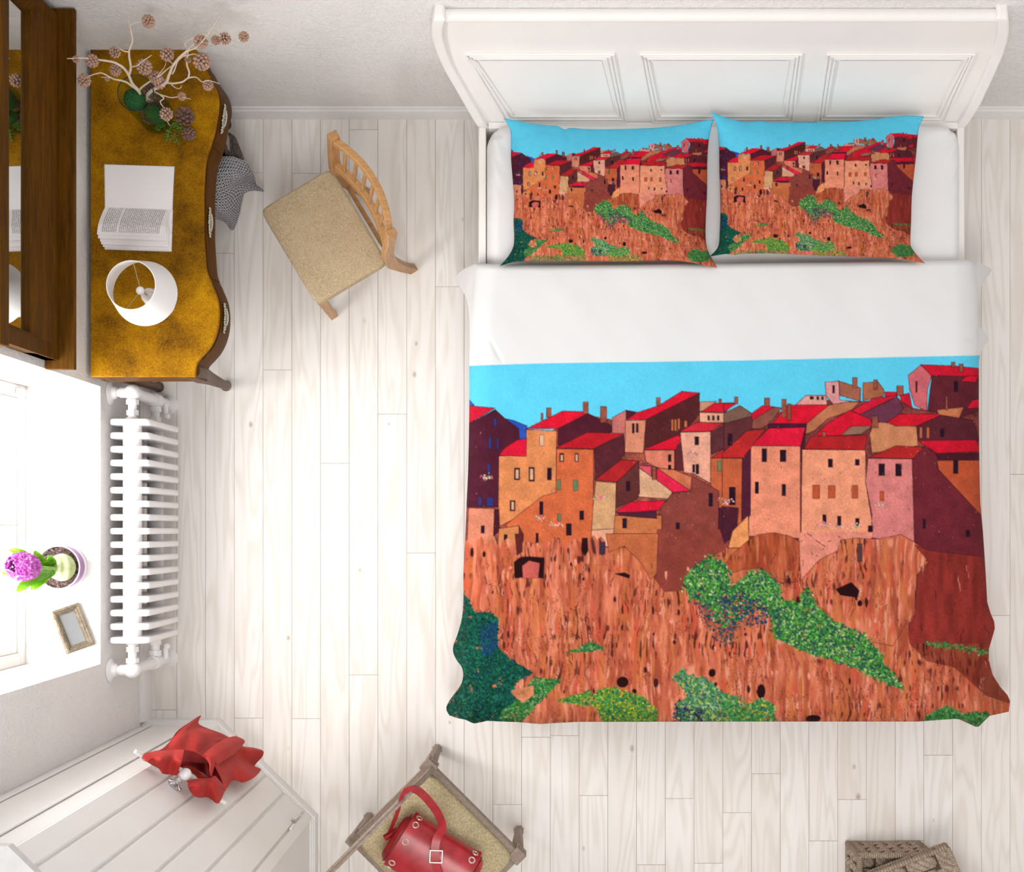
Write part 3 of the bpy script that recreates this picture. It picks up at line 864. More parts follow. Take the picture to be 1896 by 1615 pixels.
def bed():
    root = thing('bed_frame', P(1330, 760), 'white wooden double bed frame with tall three panel headboard against the back wall', 'bed')
    # side posts of the headboard
    for crv, sgn in ((hbL, 1), (hbR, -1)):
        pts = spline([tuple(p) for p in crv], 26)
        rows = []
        for p in pts:
            u, v, z = p
            n = hb_n(min(max(v, 33), 232))
            a = P(u, v, z)
            w = Vector((sgn * 0.042, 0, 0))
            f = 0.022
            rows.append([a + n * f, a + w + n * f, a + w - n * 0.03, a - n * 0.03])
        # carry the post down to the floor
        for zz in (0.25, 0.0):
            d = rows[0] if zz == 0.25 else None
            base = [Vector((q.x, q.y, zz)) for q in rows[0]]
            rows.insert(0, base)
        # rounded top
        top = rows[-1]; c = sum(top, Vector()) / 4
        rows.append([c + (q - c) * 0.75 + Vector((0, 0.012, 0.012)) for q in top])
        mb = MB().grid(rows, sgn > 0, True)
        k_ = len(mb.v)
        mb.f.append([k_ - 4, k_ - 3, k_ - 2, k_ - 1]); mb.mi.append(0)
        build(mb, 'headboard_post', M_BED, root, angle=50, bevel=0.006, weld=True)
    # curved headboard panel
    vs = np.linspace(236, 36, 44)
    G, B = [], []
    for v in vs:
        ul, ur = hb_u(v)
        us = np.linspace(ul + 10, ur - 10, 12)
        G.append([HS(u, v) for u in us]); B.append([HS(u, v) - hb_n(v) * 0.03 for u in us])
    mb = MB().grid(G, True).grid(B)
    loop = [(0, j) for j in range(12)] + [(i, 11) for i in range(1, 44)] + [(43, j) for j in range(10, -1, -1)] + [(i, 0) for i in range(42, 0, -1)]
    mb.grid([[G[i][j] for i, j in loop], [B[i][j] for i, j in loop]], True, True)
    panel = build(mb, 'headboard_panel', M_BED, root, weld=True)
    # lower skirt of the headboard down behind the mattress
    a, b = HS(905, 236, -0.015), HS(1770, 236, -0.015)
    build(MB().box(((a.x + b.x) / 2, a.y, 0.25), (b.x - a.x, 0.026, 0.34)), 'headboard_base', M_BED, root)
    # top rail roll
    mb = MB()
    mb.tube([HS(hb_u(34)[0] + 12, 34, -0.012), HS(hb_u(34)[1] - 12, 34, -0.012)], 0.024, 16)
    build(mb, 'top_rail', M_BED, root)
    # raised stiles/rails around three framed fields
    fields = [((861, 98), (1138, 98), (1162, 226), (935, 226)), ((1184, 98), (1486, 98), (1470, 226), (1207, 226)), ((1530, 98), (1806, 98), (1750, 226), (1512, 226))]
    for F in fields:
        q = [np.array(p, float) for p in F]
        def edge(d):
            tl, tr, br, bl = q
            return [tl + (d, d * 0.55), tr + (-d, d * 0.55), br + (-d, -d * 0.75), bl + (d, -d * 0.75)]
        mb = MB()
        for d, r, h in ((2, 0.006, 0.0035), (9, 0.006, 0.003), (16, 0.006, 0.0025)):
            c = edge(d)
            pts = []
            for i in range(4):
                for t in np.linspace(0, 1, 13)[:-1]:
                    p = c[i] * (1 - t) + c[(i + 1) % 4] * t
                    pts.append(HS(p[0], p[1], h))
            mb.tube(pts, r, 8, closed=True)
        build(mb, 'panel_moulding', M_BED, panel)
        c = edge(24)
        G = []
        for t in np.linspace(0, 1, 10):
            l = c[3] * (1 - t) + c[0] * t; r_ = c[2] * (1 - t) + c[1] * t
            G.append([HS(*(l * (1 - x) + r_ * x), 0.0025) for x in np.linspace(0, 1, 8)])
        build(MB().grid(G, True), 'panel_field', M_BED, panel)
    # side rails, foot rail, legs
    xl0, xl1 = P(886, 0, .4).x, P(900, 0, .4).x
    xr0, xr1 = P(1772, 0, .4).x, P(1786, 0, .4).x
    y0, y1 = P(0, 1318, .4).y, P(0, 233, .4).y
    for a, b in ((xl0, xl1), (xr0, xr1)):
        build(MB().box(((a + b) / 2, (y0 + y1) / 2, 0.30), (b - a, y1 - y0, 0.20)), 'side_rail', M_BED, root, bevel=0.004)
    build(MB().box(((xl0 + xr1) / 2, y0 + 0.016, 0.29), (xr1 - xl0 - 0.07, 0.032, 0.2)), 'foot_rail', M_BED, root, bevel=0.004)
    for x in (xl0 + 0.03, xr1 - 0.03):
        build(MB().box((x, y0 + 0.03, 0.13), (0.06, 0.06, 0.26)), 'leg', M_BED, root, bevel=0.004)
    # ---- mattress in a fitted sheet
    X0, X1, Y0, Y1 = xl1 + 0.004, xr0 - 0.004, y0 + 0.05, y1 - 0.012
    nx, ny = 110, 120
    G = []
    cr = 0.10
    for j in range(ny + 1):
        row = []
        for i in range(nx + 1):
            a, b = i / nx, j / ny
            # denser near edges
            a = 0.5 - 0.5 * math.cos(math.pi * a); b = 0.5 - 0.5 * math.cos(math.pi * b)
            x, y = X0 + (X1 - X0) * a, Y0 + (Y1 - Y0) * b
            dx = min(x - X0, X1 - x); dy = min(y - Y0, Y1 - y)
            # round the plan corners
            if dx < cr and dy < cr:
                ex, ey = cr - dx, cr - dy
                L = math.hypot(ex, ey)
                m_ = max(ex, ey)
                f = m_ / L if L > 0 else 1
                sx = 1 if x - X0 > X1 - x else -1; sy = 1 if y - Y0 > Y1 - y else -1
                x += sx * (ex * f - ex); y += sy * (ey * f - ey)
                d = cr - m_
            else:
                d = min(dx, dy)
            R = 0.055
            z = 0.50
            if d < R:
                z = 0.50 - R * (1 - math.sqrt(max(0, 1 - (1 - d / R) ** 2))) * 1.6
            if dx < 0.10 and y > 0.9:
                w = math.exp(-((dx - 0.03) / 0.035) ** 2)
                z += 0.006 * w * math.sin((y * 1.0 + dx * 1.6) * 62) * (0.5 + 0.5 * math.sin(y * 9))
            if dy < 0.16 and y > 1.2:
                w = math.exp(-((dy - 0.05) / 0.05) ** 2)
                z += 0.006 * w * math.sin(x * 22 + dy * 60)
            z += 0.002 * mnoise.noise((x * 4, y * 4, 0))
            row.append(Vector((x, y, z)))
        G.append(row)
    loop = [(0, j) for j in range(nx + 1)] + [(i, nx) for i in range(1, ny + 1)] + [(ny, j) for j in range(nx - 1, -1, -1)] + [(i, 0) for i in range(ny - 1, 0, -1)]
    mb = MB().grid(G)
    mb.grid([[G[i][j] for i, j in loop], [Vector((G[i][j].x, G[i][j].y, 0.22)) for i, j in loop]], True, True)
    mb.add([(X0 + 0.05, Y0 + 0.05, 0.221), (X1 - 0.05, Y0 + 0.05, 0.221), (X1 - 0.05, Y1 - 0.05, 0.221), (X0 + 0.05, Y1 - 0.05, 0.221)], [(3, 2, 1, 0)])
    m = build(mb, 'mattress', M_SHEET, None, angle=60, base=((X0 + X1) / 2, (Y0 + Y1) / 2, 0.22))
    tag(m, 'thick mattress in a white fitted sheet lying in the bed frame', 'mattress')
bed()

# ---------------------------------------------------------------- printed cloth
def cloth_mat(name, amt=0.0):
    t = NT(name)
    at = t.n('ShaderNodeAttribute', attribute_name='print')
    v = t.coords()
    n = t.noise(v, 900, 2)
    c = t.mix(0.18, at.outputs['Color'], t.mix(n, (0.75, 0.75, 0.75, 1), (1.25, 1.25, 1.25, 1)), 'MULTIPLY')
    hs = t.n('ShaderNodeHueSaturation'); hs.inputs['Saturation'].default_value = 1.0; hs.inputs['Value'].default_value = PRINT_GAIN
    t.l(at.outputs['Color'], hs.inputs['Color'])
    t.base(hs.outputs[0])
    t.bump(t.noise(v, 9, 3), 0.15, 0.01)
    return t.set(0.9, 0, 0.08)
PRINT_GAIN = 0.86
M_PRINT = cloth_mat('printed cotton')

def coons(top, right, bottom, left, nu, nv):
    """four boundary polylines in photo pixels, top/bottom left to right, left/right top to bottom -> arrays U, V"""
    T, B = lerppath(top, nu), lerppath(bottom, nu)
    def byv(c):
        c = np.array(c, float)
        vv = np.linspace(c[0, 1], c[-1, 1], nv)
        return np.stack([np.interp(vv, c[:, 1], c[:, 0]), vv], 1)
    L, R = byv(left), byv(right)
    a = np.linspace(0, 1, nu)[None, :, None]; b = np.linspace(0, 1, nv)[:, None, None]
    S = (1 - b) * T[None] + b * B[None] + (1 - a) * L[:, None] + a * R[:, None]
    S = S - ((1 - a) * (1 - b) * T[0] + a * (1 - b) * T[-1] + (1 - a) * b * B[0] + a * b * B[-1])
    return S[..., 0], S[..., 1]

def px_to_world(U, V, Z):
    s = (H - Z) / H
    return np.stack([(U - CU) * K * s, (CV - V) * K * s, Z], -1)

def smoothpoly(pts, n):
    return [tuple(p) for p in spline(pts, n)]

def grid_object(name, W, colors, mat, base, extra=None, flip=True):
    """W (nv, nu, 3) grid of world points + list of extra rings stitched to its border"""
    nv, nu, _ = W.shape
    pts = W.reshape(-1, 3)
    cols = colors.reshape(-1, 3)
    idx = np.arange(nv * nu).reshape(nv, nu)
    q = np.stack([idx[:-1, :-1], idx[1:, :-1], idx[1:, 1:], idx[:-1, 1:]], -1).reshape(-1, 4)
    if extra is not None:
        pts2, cols2, q2 = extra(idx, W, colors)
        pts = np.concatenate([pts, pts2]); cols = np.concatenate([cols, cols2]); q = np.concatenate([q, q2])
    me = bpy.data.meshes.new(name)
    me.vertices.add(len(pts)); me.loops.add(len(q) * 4); me.polygons.add(len(q))
    base = np.array(base, float)
    me.vertices.foreach_set('co', (pts - base).astype(np.float32).ravel())
    me.loops.foreach_set('vertex_index', q.astype(np.int32).ravel())
    me.polygons.foreach_set('loop_start', (np.arange(len(q)) * 4).astype(np.int32))
    me.polygons.foreach_set('use_smooth', [True] * len(q))
    me.update(calc_edges=True)
    ca = me.color_attributes.new('print', 'FLOAT_COLOR', 'POINT')
    c4 = np.ones((len(pts), 4), np.float32); c4[:, :3] = cols
    ca.data.foreach_set('color', c4.ravel())
    me.materials.append(mat)
    o = bpy.data.objects.new(name, me); COL.objects.link(o); o.location = base
    return o

WHITE = np.array(lin((238, 238, 238))[:3], np.float32)

def nfield(X, Y, seed, scale):
    r = np.random.default_rng(seed)
    out = np.zeros_like(X)
    for _ in range(7):
        k1, k2 = r.normal(0, 1, 2) * scale
        out += np.sin(X * k1 + Y * k2 + r.uniform(0, 6.28))
    return out / 7

def duvet():
    top = [(880,488),(940,489.5),(1000,490),(1200,488.5),(1350,487),(1500,485.5),(1700,483),(1788,481)]
    left = [(880,488),(862,496),(846,507),(842.5,512),(848,522),(857,534),(863,550),(867,570),(869,595),(869.5,640),(869,680),(869,752),(867,860),(864,930),(861,1000),(858,1060),(858,1110),(855,1145),(847,1175),(839.5,1195),(839,1208),(845,1222),(855,1236),(857.5,1252),(852,1272),(838,1292),(828,1305),(826.5,1315),(832,1325)]
    right = [(1788,481),(1812,487),(1830,494),(1836,499),(1832,508),(1820,524),(1813,537),(1811,560),(1811,585),(1813,604),(1822,614),(1830,625),(1830,630),(1823,640),(1816,650),(1812.5,668),(1812.5,760),(1813.5,860),(1815,930),(1820,985),(1825,1060),(1828,1115),(1834,1135),(1841,1152),(1842,1164),(1837,1182),(1831,1202),(1831,1222),(1838,1250),(1852,1272),(1866,1288),(1870,1298),(1868,1318)]
    bottom = [(832,1325),(846,1330),(862,1333),(872,1338),(878,1340),(890,1338),(902,1335),(930,1336.5),(960,1337.5),(1000,1341),(1030,1339),(1070,1337),(1350,1336.5),(1700,1336.5),(1745,1333),(1768,1331.5),(1785,1333),(1797,1340),(1806,1346),(1812,1346),(1820,1338),(1832,1326),(1850,1322),(1868,1318)]
    nu, nv = 720, 600
    U, V = coons(top, right, bottom, smoothpoly(left, 160), nu, nv)
    # cloth height
    lbase = np.interp(V, [480, 600, 860, 1150, 1340], [880, 872, 869, 859, 858]); rbase = np.interp(V, [480, 540, 900, 1115, 1340], [1806, 1810, 1812, 1827, 1830])
    vt = np.interp(U, [880, 1000, 1350, 1788], [488, 490, 487, 481]); vb = np.full_like(U, 1336.0)
    out = np.maximum(np.maximum(lbase - U, U - rbase), 0) + 0.0
    outb = np.maximum(V - vb, 0)
    d = np.minimum(np.minimum(U - lbase, rbase - U), vb - V)
    d = np.clip(d, 0, None)
    def rnd(d, R, drop):
        t = np.clip(1 - d / R, 0, 1)
        return drop * (1 - np.sqrt(np.clip(1 - t ** 2, 0, 1)))
    Z = np.full_like(U, 0.585)
    a, b = U * 0.011, V * 0.011
    Z += 0.007 * nfield(a, b, 3, 1.2) + 0.003 * nfield(a, b, 4, 3.2)
    Z -= rnd(d, 42.0, 0.085)
    Z -= np.clip(out, 0, 60) * 0.0068
    Z -= np.clip(outb, 0, 20) * 0.006
    dt = np.clip(V - vt, 0, None)
    Z -= rnd(dt, 12.0, 0.035)
    # soft creases by the turned-down left edge
    def crease(x0, y0, x1, y1, w, h):
        L = math.hypot(x1 - x0, y1 - y0)
        t = np.clip(((U - x0) * (x1 - x0) + (V - y0) * (y1 - y0)) / L ** 2, 0, 1)
        dist = np.hypot(U - x0 - t * (x1 - x0), V - y0 - t * (y1 - y0))
        return h * np.exp(-(dist / w) ** 2) * (1 - np.abs(2 * t - 1) ** 3)
    Z -= crease(874, 510, 870, 560, 5, 0.012) + crease(905, 625, 932, 676, 4, 0.003) + crease(1804, 490, 1812, 540, 5, 0.012) + crease(1784, 625, 1812, 630, 6, 0.004)
    W = px_to_world(U, V, Z)
    col = sample_paint(U, V)
    split = np.interp(U, [860, 890, 1000, 1350, 1820], [678, 676.5, 673, 668, 658])
    wmask = np.clip(split - V + 0.5, 0, 1)[..., None]
    col = col * (1 - wmask) + WHITE * wmask
    def extra(idx, W, colors):
        loop = np.concatenate([idx[0, :], idx[1:, -1], idx[-1, -2::-1], idx[-2:0:-1, 0]])
        Wf, Cf = W.reshape(-1, 3), colors.reshape(-1, 3)
        ring = Wf[loop]
        n = len(loop)
        ctr = np.array([(ring[:, 0].min() + ring[:, 0].max()) / 2, (ring[:, 1].min() + ring[:, 1].max()) / 2])
        rings, cs = [], []
        # hem falls straight down (top edge: short thickness only)
        istop = np.zeros(n, bool); istop[:nu] = True
        lu = np.concatenate([U[0, :], U[1:, -1], U[-1, -2::-1], U[-2:0:-1, 0]])
        lv = np.concatenate([V[0, :], V[1:, -1], V[-1, -2::-1], V[-2:0:-1, 0]])
        nr = nv - 1
        du = np.concatenate([np.zeros(nu), np.ones(nr), np.zeros(nu - 1), -np.ones(nr - 1)])
        dv = np.concatenate([np.zeros(nu), np.zeros(nr), np.ones(nu - 1), np.zeros(nr - 1)])
        NR = 20
        for k_ in range(NR):
            dz = 0.24 * (k_ + 1) / NR
            r = ring.copy()
            zt = np.where(istop, np.maximum(0.515, ring[:, 2] - 0.003 * (k_ + 1)), np.maximum(ring[:, 2] - dz, 0.24 - 0.002 * k_))
            r[:, 2] = np.minimum(zt, ring[:, 2] - 0.0006 * (k_ + 1))
            c = sample_paint(lu + du * dz * 420, lv + dv * dz * 420)
            wm = (np.interp(lu, [860, 890, 1000, 1350, 1820], [678, 676.5, 673, 668, 658]) > lv)[:, None]
            rings.append(r); cs.append(np.where(wm, WHITE, c))
        qs = []
        prev = loop
        base_i = len(Wf)
        for k_ in range(NR):
            cur = base_i + k_ * n + np.arange(n)
            qs.append(np.stack([prev, np.roll(prev, -1), np.roll(cur, -1), cur], -1))
            prev = cur
        return np.concatenate(rings), np.concatenate(cs), np.concatenate(qs)
    o = grid_object('duvet', W, col, M_PRINT, P(1340, 900, 0.5), extra)
    tag(o, 'duvet printed with a red roofed hill town below a broad white band', 'duvet')
    return o
duvet()

def pillow(top, right, bottom, left, du, dv, zb, label):
    nu, nv = 250, 180
    U, V = coons(smoothpoly(top, 90), smoothpoly(right, 60), smoothpoly(bottom, 90), smoothpoly(left, 60), nu, nv)
    a = np.linspace(-1, 1, nu)[None, :]; b = np.linspace(-1, 1, nv)[:, None]
    prof = (np.clip(1 - np.abs(a) ** 2.6, 0, 1) ** 0.62) * (np.clip(1 - np.abs(b) ** 2.4, 0, 1) ** 0.66)
    lift = 0.058 * np.clip(b, 0, 1) ** 5 * np.ones_like(a)
    h = lift + 0.115 * prof + 0.004 * nfield(U * 0.02, V * 0.02, 8, 1.6) * prof
    Z = zb + h
    W = px_to_world(U, V, Z)
    px = 1153 + (U - du - 1057) / 0.386
    py = 1263 + (V - dv - 446.4) / 0.3238
    col = sample_paint(px, py)
    def extra(idx, W, colors):
        # underside, sharing the border
        ZB = zb + lift - 0.022 * prof
        WB = W.copy(); WB[..., 2] = np.minimum(ZB, W[..., 2])
        off = nv * nu
        pts2 = WB.reshape(-1, 3); 
        map_ = idx + off
        bi = map_.copy()
        bi[0, :] = idx[0, :]; bi[-1, :] = idx[-1, :]; bi[:, 0] = idx[:, 0]; bi[:, -1] = idx[:, -1]
        q2 = np.stack([bi[:-1, :-1], bi[:-1, 1:], bi[1:, 1:], bi[1:, :-1]], -1).reshape(-1, 4)
        return pts2, colors.reshape(-1, 3), q2
    o = grid_object('pillow', W, col, M_PRINT, P(U.mean(), V.mean(), zb - 0.02), extra)
    tag(o, label, 'pillow')
    return o
pillow([(932,219),(955,223),(985,229),(1015,232),(1032,233),(1040,237),(1046,240),(1052,237.5),(1062,237),(1090,239),(1150,239),(1220,236),(1270,230),(1300,224),(1321,221)],
       [(1321,221),(1316,240),(1312,262),(1309.5,300),(1309,360),(1307,400),(1306.5,440),(1310,462),(1319,481),(1328,496)],
       [(925,493),(945,487),(965,484),(1000,483),(1080,483.5),(1150,484),(1220,482.5),(1255,483),(1290,488),(1310,493),(1328,496)],
       [(932,219),(942,234),(946,250),(946,290),(949,330),(952,370),(951,410),(952,440),(950,458),(940,476),(925,493)],
       0, 0, 0.548, 'left pillow with red roofed hill town print, further from the right bed rail')
pillow([(1315,205),(1325,211),(1345,218),(1370,224.5),(1385,226),(1410,223.5),(1420,226),(1470,226.5),(1540,226),(1600,223),(1650,216.5),(1680,214),(1711,215.5)],
       [(1711,215.5),(1703,232),(1699,255),(1696,290),(1691,335),(1688,370),(1687,410),(1685.5,450),(1690,462),(1700,475),(1713,488)],
       [(1313,475.5),(1330,472.5),(1345,470.5),(1362,472),(1376,470),(1430,469.5),(1500,472.5),(1570,475),(1640,477.5),(1680,482),(1713,488)],
       [(1315,205),(1323,222),(1329,244),(1331.5,275),(1332,310),(1333,350),(1334,390),(1332.5,430),(1331,452),(1325,464),(1313,475.5)],
       379, -9.5, 0.556, 'right pillow with red roofed hill town print, overlapping the top corner of its neighbour')
# ---------------------------------------------------------------- desk with bombe front
def desk_wood(name, lo, mid, hi, rough=0.42, spec=0.4):
    t = NT(name)
    v = t.coords()
    a = t.noise(v, 5, 4, 0.6); b = t.noise(v, 160, 3, 0.7)
    f = t.math('ADD', t.math('MULTIPLY', a, 0.62), t.math('MULTIPLY', b, 0.38))
    t.base(t.ramp(f, [(0.36, lin(lo)), (0.5, lin(mid)), (0.64, lin(hi))]))
    t.bump(b, 0.08, 0.002)
    return t.set(rough, 0, spec)
M_DESK = desk_wood('ochre lacquered wood', (84, 52, 0), (142, 96, 0), (184, 132, 4), 0.55, 0.12)
M_DESKD = wood('brown varnished wood', (62, 34, 0), (104, 62, 2), 'y', 0.55); M_DESKD.node_tree.nodes['Principled BSDF'].inputs['Specular IOR Level'].default_value = 0.15
M_DESKLEG = wood('dark brown carved wood', (54, 30, 2), (92, 54, 4), 'z', 0.5)
M_SILVER = simple('tarnished silver', (205, 203, 190), 0.35, 0.75, var=0.25, nscale=300)
ZD = 0.755
def desk():
    root = thing('writing_desk', P(290, 394, 0) , 'ochre brown wooden desk with serpentine front and cabriole legs against the left wall', 'desk')
    front = [(364,90),(366,98),(374,114),(382,129),(390,144),(398,160),(403,172),(405,185),(404.5,198),(403,212),(397,245),(390,268),(383,290),(379.5,312),(378,335),(377,355),(377,395),(377,429),(379,465),(382,498),(388,515),(395,532),(400.5,545),(404,558),(406,575),(405.5,593),(403.5,608),(399.5,622),(394.5,634),(388,645),(379,655.5),(369,666),(365,672),(363,680),(362,690),(362,698)]
    fr = [tuple(p) for p in spline(front, 140)]
    fpts = [P(u, v, ZD) for u, v in fr]
    xb = P(167, 0, ZD).x
    y1, y0 = P(0, 90, ZD).y, P(0, 698, ZD).y
    top_poly = [(p.x, p.y) for p in fpts] + [(xb, y0), (xb, y1)]
    build(MB().prism(top_poly, ZD - 0.018, ZD), 'desk_top', M_DESK, root, angle=30, bevel=0.004)
    # apron: slightly bombe surface under the top
    rows = []
    zs = np.linspace(ZD - 0.018, 0.605, 8)
    def off(p, i, d):
        a, b = fpts[max(i - 2, 0)], fpts[min(i + 2, len(fpts) - 1)]
        t = (b - a).normalized()
        return Vector((p.x - t.y * d * 1.0, p.y + t.x * d, 0)) if (t.y < 0 and False) else Vector((p.x - t.y * d, p.y + t.x * d, 0))
    def out(i, d):
        a, b = fpts[max(i - 2, 0)], fpts[min(i + 2, len(fpts) - 1)]
        t = (b - a).normalized()
        n = Vector((-t.y, t.x, 0))
        if n.x < 0:
            n = -n
        return Vector((fpts[i].x, fpts[i].y, 0)) + n * d
    for z in zs:
        f = (ZD - 0.018 - z) / 0.132
        d = -0.006 + 0.012 * math.sin(f * math.pi * 0.6)
        rows.append([out(i, d) + Vector((0, 0, z)) for i in range(len(fpts))])
    mb = MB().grid(rows, True)
    # back, sides and bottom of the case
    A, B = rows[0][0], rows[0][-1]
    A1, B1 = rows[-1][0], rows[-1][-1]
    xs = xb + 0.006
    mb.add([A, A1, (xs, A1.y, 0.605), (xs, A.y, ZD - 0.018)], [(0, 1, 2, 3)])
    mb.add([B, B1, (xs, B1.y, 0.605), (xs, B.y, ZD - 0.018)], [(3, 2, 1, 0)])
    mb.add([(xs, A.y, ZD - 0.018), (xs, A1.y, 0.605), (xs, B1.y, 0.605), (xs, B.y, ZD - 0.018)], [(0, 1, 2, 3)])
    mb.add([p for p in rows[-1]] + [(xs, B1.y, 0.605), (xs, A1.y, 0.605)], [tuple(range(len(fpts) + 2))])
    build(mb, 'case', M_DESKD, root, angle=40)
    # three drawers following the curve, each with an ornate handle
    def idx(v):
        return min(range(len(fr)), key=lambda i: abs(fr[i][1] - v))
    for va, vb, vh in ((118, 268, 210), (276, 512, 405), (520, 664, 583)):
        ia, ib = idx(va), idx(vb)
        R1, R2 = [], []
        for z in np.linspace(0.722, 0.625, 6):
            f = (ZD - 0.018 - z) / 0.132
            d = -0.006 + 0.012 * math.sin(f * math.pi * 0.6)
            R1.append([out(i, d + 0.004) + Vector((0, 0, z)) for i in range(ia, ib + 1)])
            R2.append([out(i, d - 0.002) + Vector((0, 0, z)) for i in range(ia, ib + 1)])
        mb = MB().grid(R1, True)
        n = ib - ia + 1
        loop = [(0, j) for j in range(n)] + [(i, n - 1) for i in range(1, 6)] + [(5, j) for j in range(n - 2, -1, -1)] + [(i, 0) for i in range(4, 0, -1)]
        mb.grid([[R1[i][j] for i, j in loop], [R2[i][j] for i, j in loop]], False, True)
        dr = build(mb, 'drawer_front', M_DESKD, root, weld=True)
        # handle: cast back plate with scrolled edge and a bail
        ih = idx(vh)
        hm = MB()
        r = random.Random(vh)
        span = 22
        L = fpts[0]
        for e in range(-12, 13):
            vv = vh + e * 2.1
            i = idx(vv)
            zc = 0.698
            w = 0.005 + 0.013 * max(0, 1 - (abs(e) / 12.5) ** 1.1) + r.uniform(-0.003, 0.004)
            p = out(i, 0.0085) + Vector((0, 0, zc + r.uniform(-0.002, 0.002)))
            hm.ball(p, 0.0058, 8, 6, (0.7, 1, w / 0.0058 * 0.75))
            hm.ball(p + Vector((0.001, r.uniform(-0.003, 0.003), w * 0.75)), 0.0042, 7, 5)
            hm.ball(p + Vector((0.001, r.uniform(-0.003, 0.003), -w * 0.75)), 0.0042, 7, 5)
        pl = build(hm, 'handle_plate', M_SILVER, dr, label='ornate silver handle plate')
        pts = []
        for t in np.linspace(0, math.pi, 15):
            vv = vh + 15 * math.cos(t)
            i = idx(vv)
            pts.append(out(i, 0.012 + 0.004 * math.sin(t)) + Vector((0, 0, 0.698 - 0.010 * math.sin(t))))
        build(MB().tube(pts, 0.0035, 8), 'handle_bail', M_SILVER, dr)
    # cabriole legs
    def cab(top, foot, bulge):
        top, foot = Vector(top), Vector(foot)
        dirn = Vector((foot.x - top.x, foot.y - top.y, 0))
        dn = dirn.normalized()
        ctl = [(0.0, 0.73, 0.034), (0.45 * 0 + 0.05, 0.64, 0.040), (0.14, 0.56, 0.036), (0.10, 0.46, 0.028), (-0.05, 0.34, 0.022), (-0.02, 0.22, 0.018), (0.35, 0.12, 0.017), (0.80, 0.06, 0.019), (1.0, 0.026, 0.024), (1.02, 0.010, 0.026), (1.0, 0.0, 0.018)]
        sp = spline([(t, z, r) for t, z, r in ctl], 40)
        pts = [Vector((top.x, top.y, 0)) + dirn * t + Vector((0, 0, max(z, 0.0))) for t, z, r in sp]
        mb = MB().tube(pts, [float(max(r, 0.012)) for t, z, r in sp], 14)
        return mb
    def F(u, v):
        p = P(u, v, 0.02); return (p.x, p.y, 0)
    cx = P(0, 394, ZD).y
    yo = cx - P(0, 715, 0.02).y
    tb = P(366, 688, 0.6); 
    legs = [((rows[-1][-1].x - 0.028, rows[-1][-1].y + 0.03, 0), F(419, 715)), ((rows[-1][0].x - 0.028, rows[-1][0].y - 0.03, 0), (F(419, 715)[0], cx + yo, 0)),
            ((xb + 0.05, y0 + 0.035, 0), F(294, 717)), ((xb + 0.05, y1 - 0.035, 0), (F(294, 717)[0], cx + yo, 0))]
    for t, f in legs:
        build(cab(t, f, 0), 'leg', M_DESKLEG, root)
desk()

# ---------------------------------------------------------------- wall mirror with ledge
M_MIRROR = simple('mirror glass', (235, 238, 238), 0.02, 1.0, var=0.0)
M_FRAMEW = wood('brown oak of the mirror frame', (56, 32, 0), (104, 64, 2), 'y', 0.6, 0.8); M_FRAMEW.node_tree.nodes['Principled BSDF'].inputs['Specular IOR Level'].default_value = 0.12
def mirror():
    y0, y1 = 234 * K, (766 - 3) * K
    x0 = XW + 0.002
    root = thing('wall_mirror', (x0, (y0 + y1) / 2, 1.13), 'wall mirror in a broad brown wooden frame hanging above the desk', 'mirror')
    d = 0.106
    build(MB().box((x0 + d / 2, (y0 + y1) / 2, 1.14), (d, y1 - y0, 0.022)), 'ledge', M_FRAMEW, root, bevel=0.003)
    build(MB().box((x0 + d / 2, (y0 + y1) / 2, 1.71), (d, y1 - y0, 0.06)), 'cornice', M_FRAMEW, root, bevel=0.006)
    def rail(name, prof, a, b, axis):
        # prof: (offset from wall, coordinate) closed polygon swept along axis
        mb = MB()
        n = len(prof)
        if axis == 'y':
            pts = [(x0 + p, a, z) for p, z in prof] + [(x0 + p, b, z) for p, z in prof]
        else:
            pts = [(x0 + p, y, a) for p, y in prof] + [(x0 + p, y, b) for p, y in prof]
        mb.add(pts, [tuple(range(n)), tuple(range(n, 2 * n))[::-1]] + [(j, j + n, (j + 1) % n + n, (j + 1) % n) for j in range(n)])
        return build(mb, name, M_FRAMEW, root, bevel=0.002, weld=True)
    ya, yb = 247 * K, 753 * K
    rail('bottom_rail', [(0, 1.152), (0.05, 1.152), (0.05, 1.20), (0.042, 1.21), (0.042, 1.32), (0.03, 1.344), (0, 1.344)], ya, yb, 'y')
    rail('top_rail', [(0, 1.60), (0.03, 1.60), (0.042, 1.62), (0.042, 1.68), (0, 1.68)], ya, yb, 'y')
    w = 0.07
    rail('side_rail', [(0, ya), (0.046, ya), (0.046, ya + 0.05), (0.03, ya + w), (0, ya + w)], 1.152, 1.68, 'z')
    rail('side_rail', [(0, yb), (0, yb - w), (0.03, yb - w), (0.046, yb - 0.05), (0.046, yb)], 1.152, 1.68, 'z')
    build(MB().box((x0 + 0.008, (ya + yb) / 2, 1.472), (0.012, yb - ya - 2 * w + 0.004, 0.262)), 'mirror_glass', M_MIRROR, root, smooth=False)
mirror()

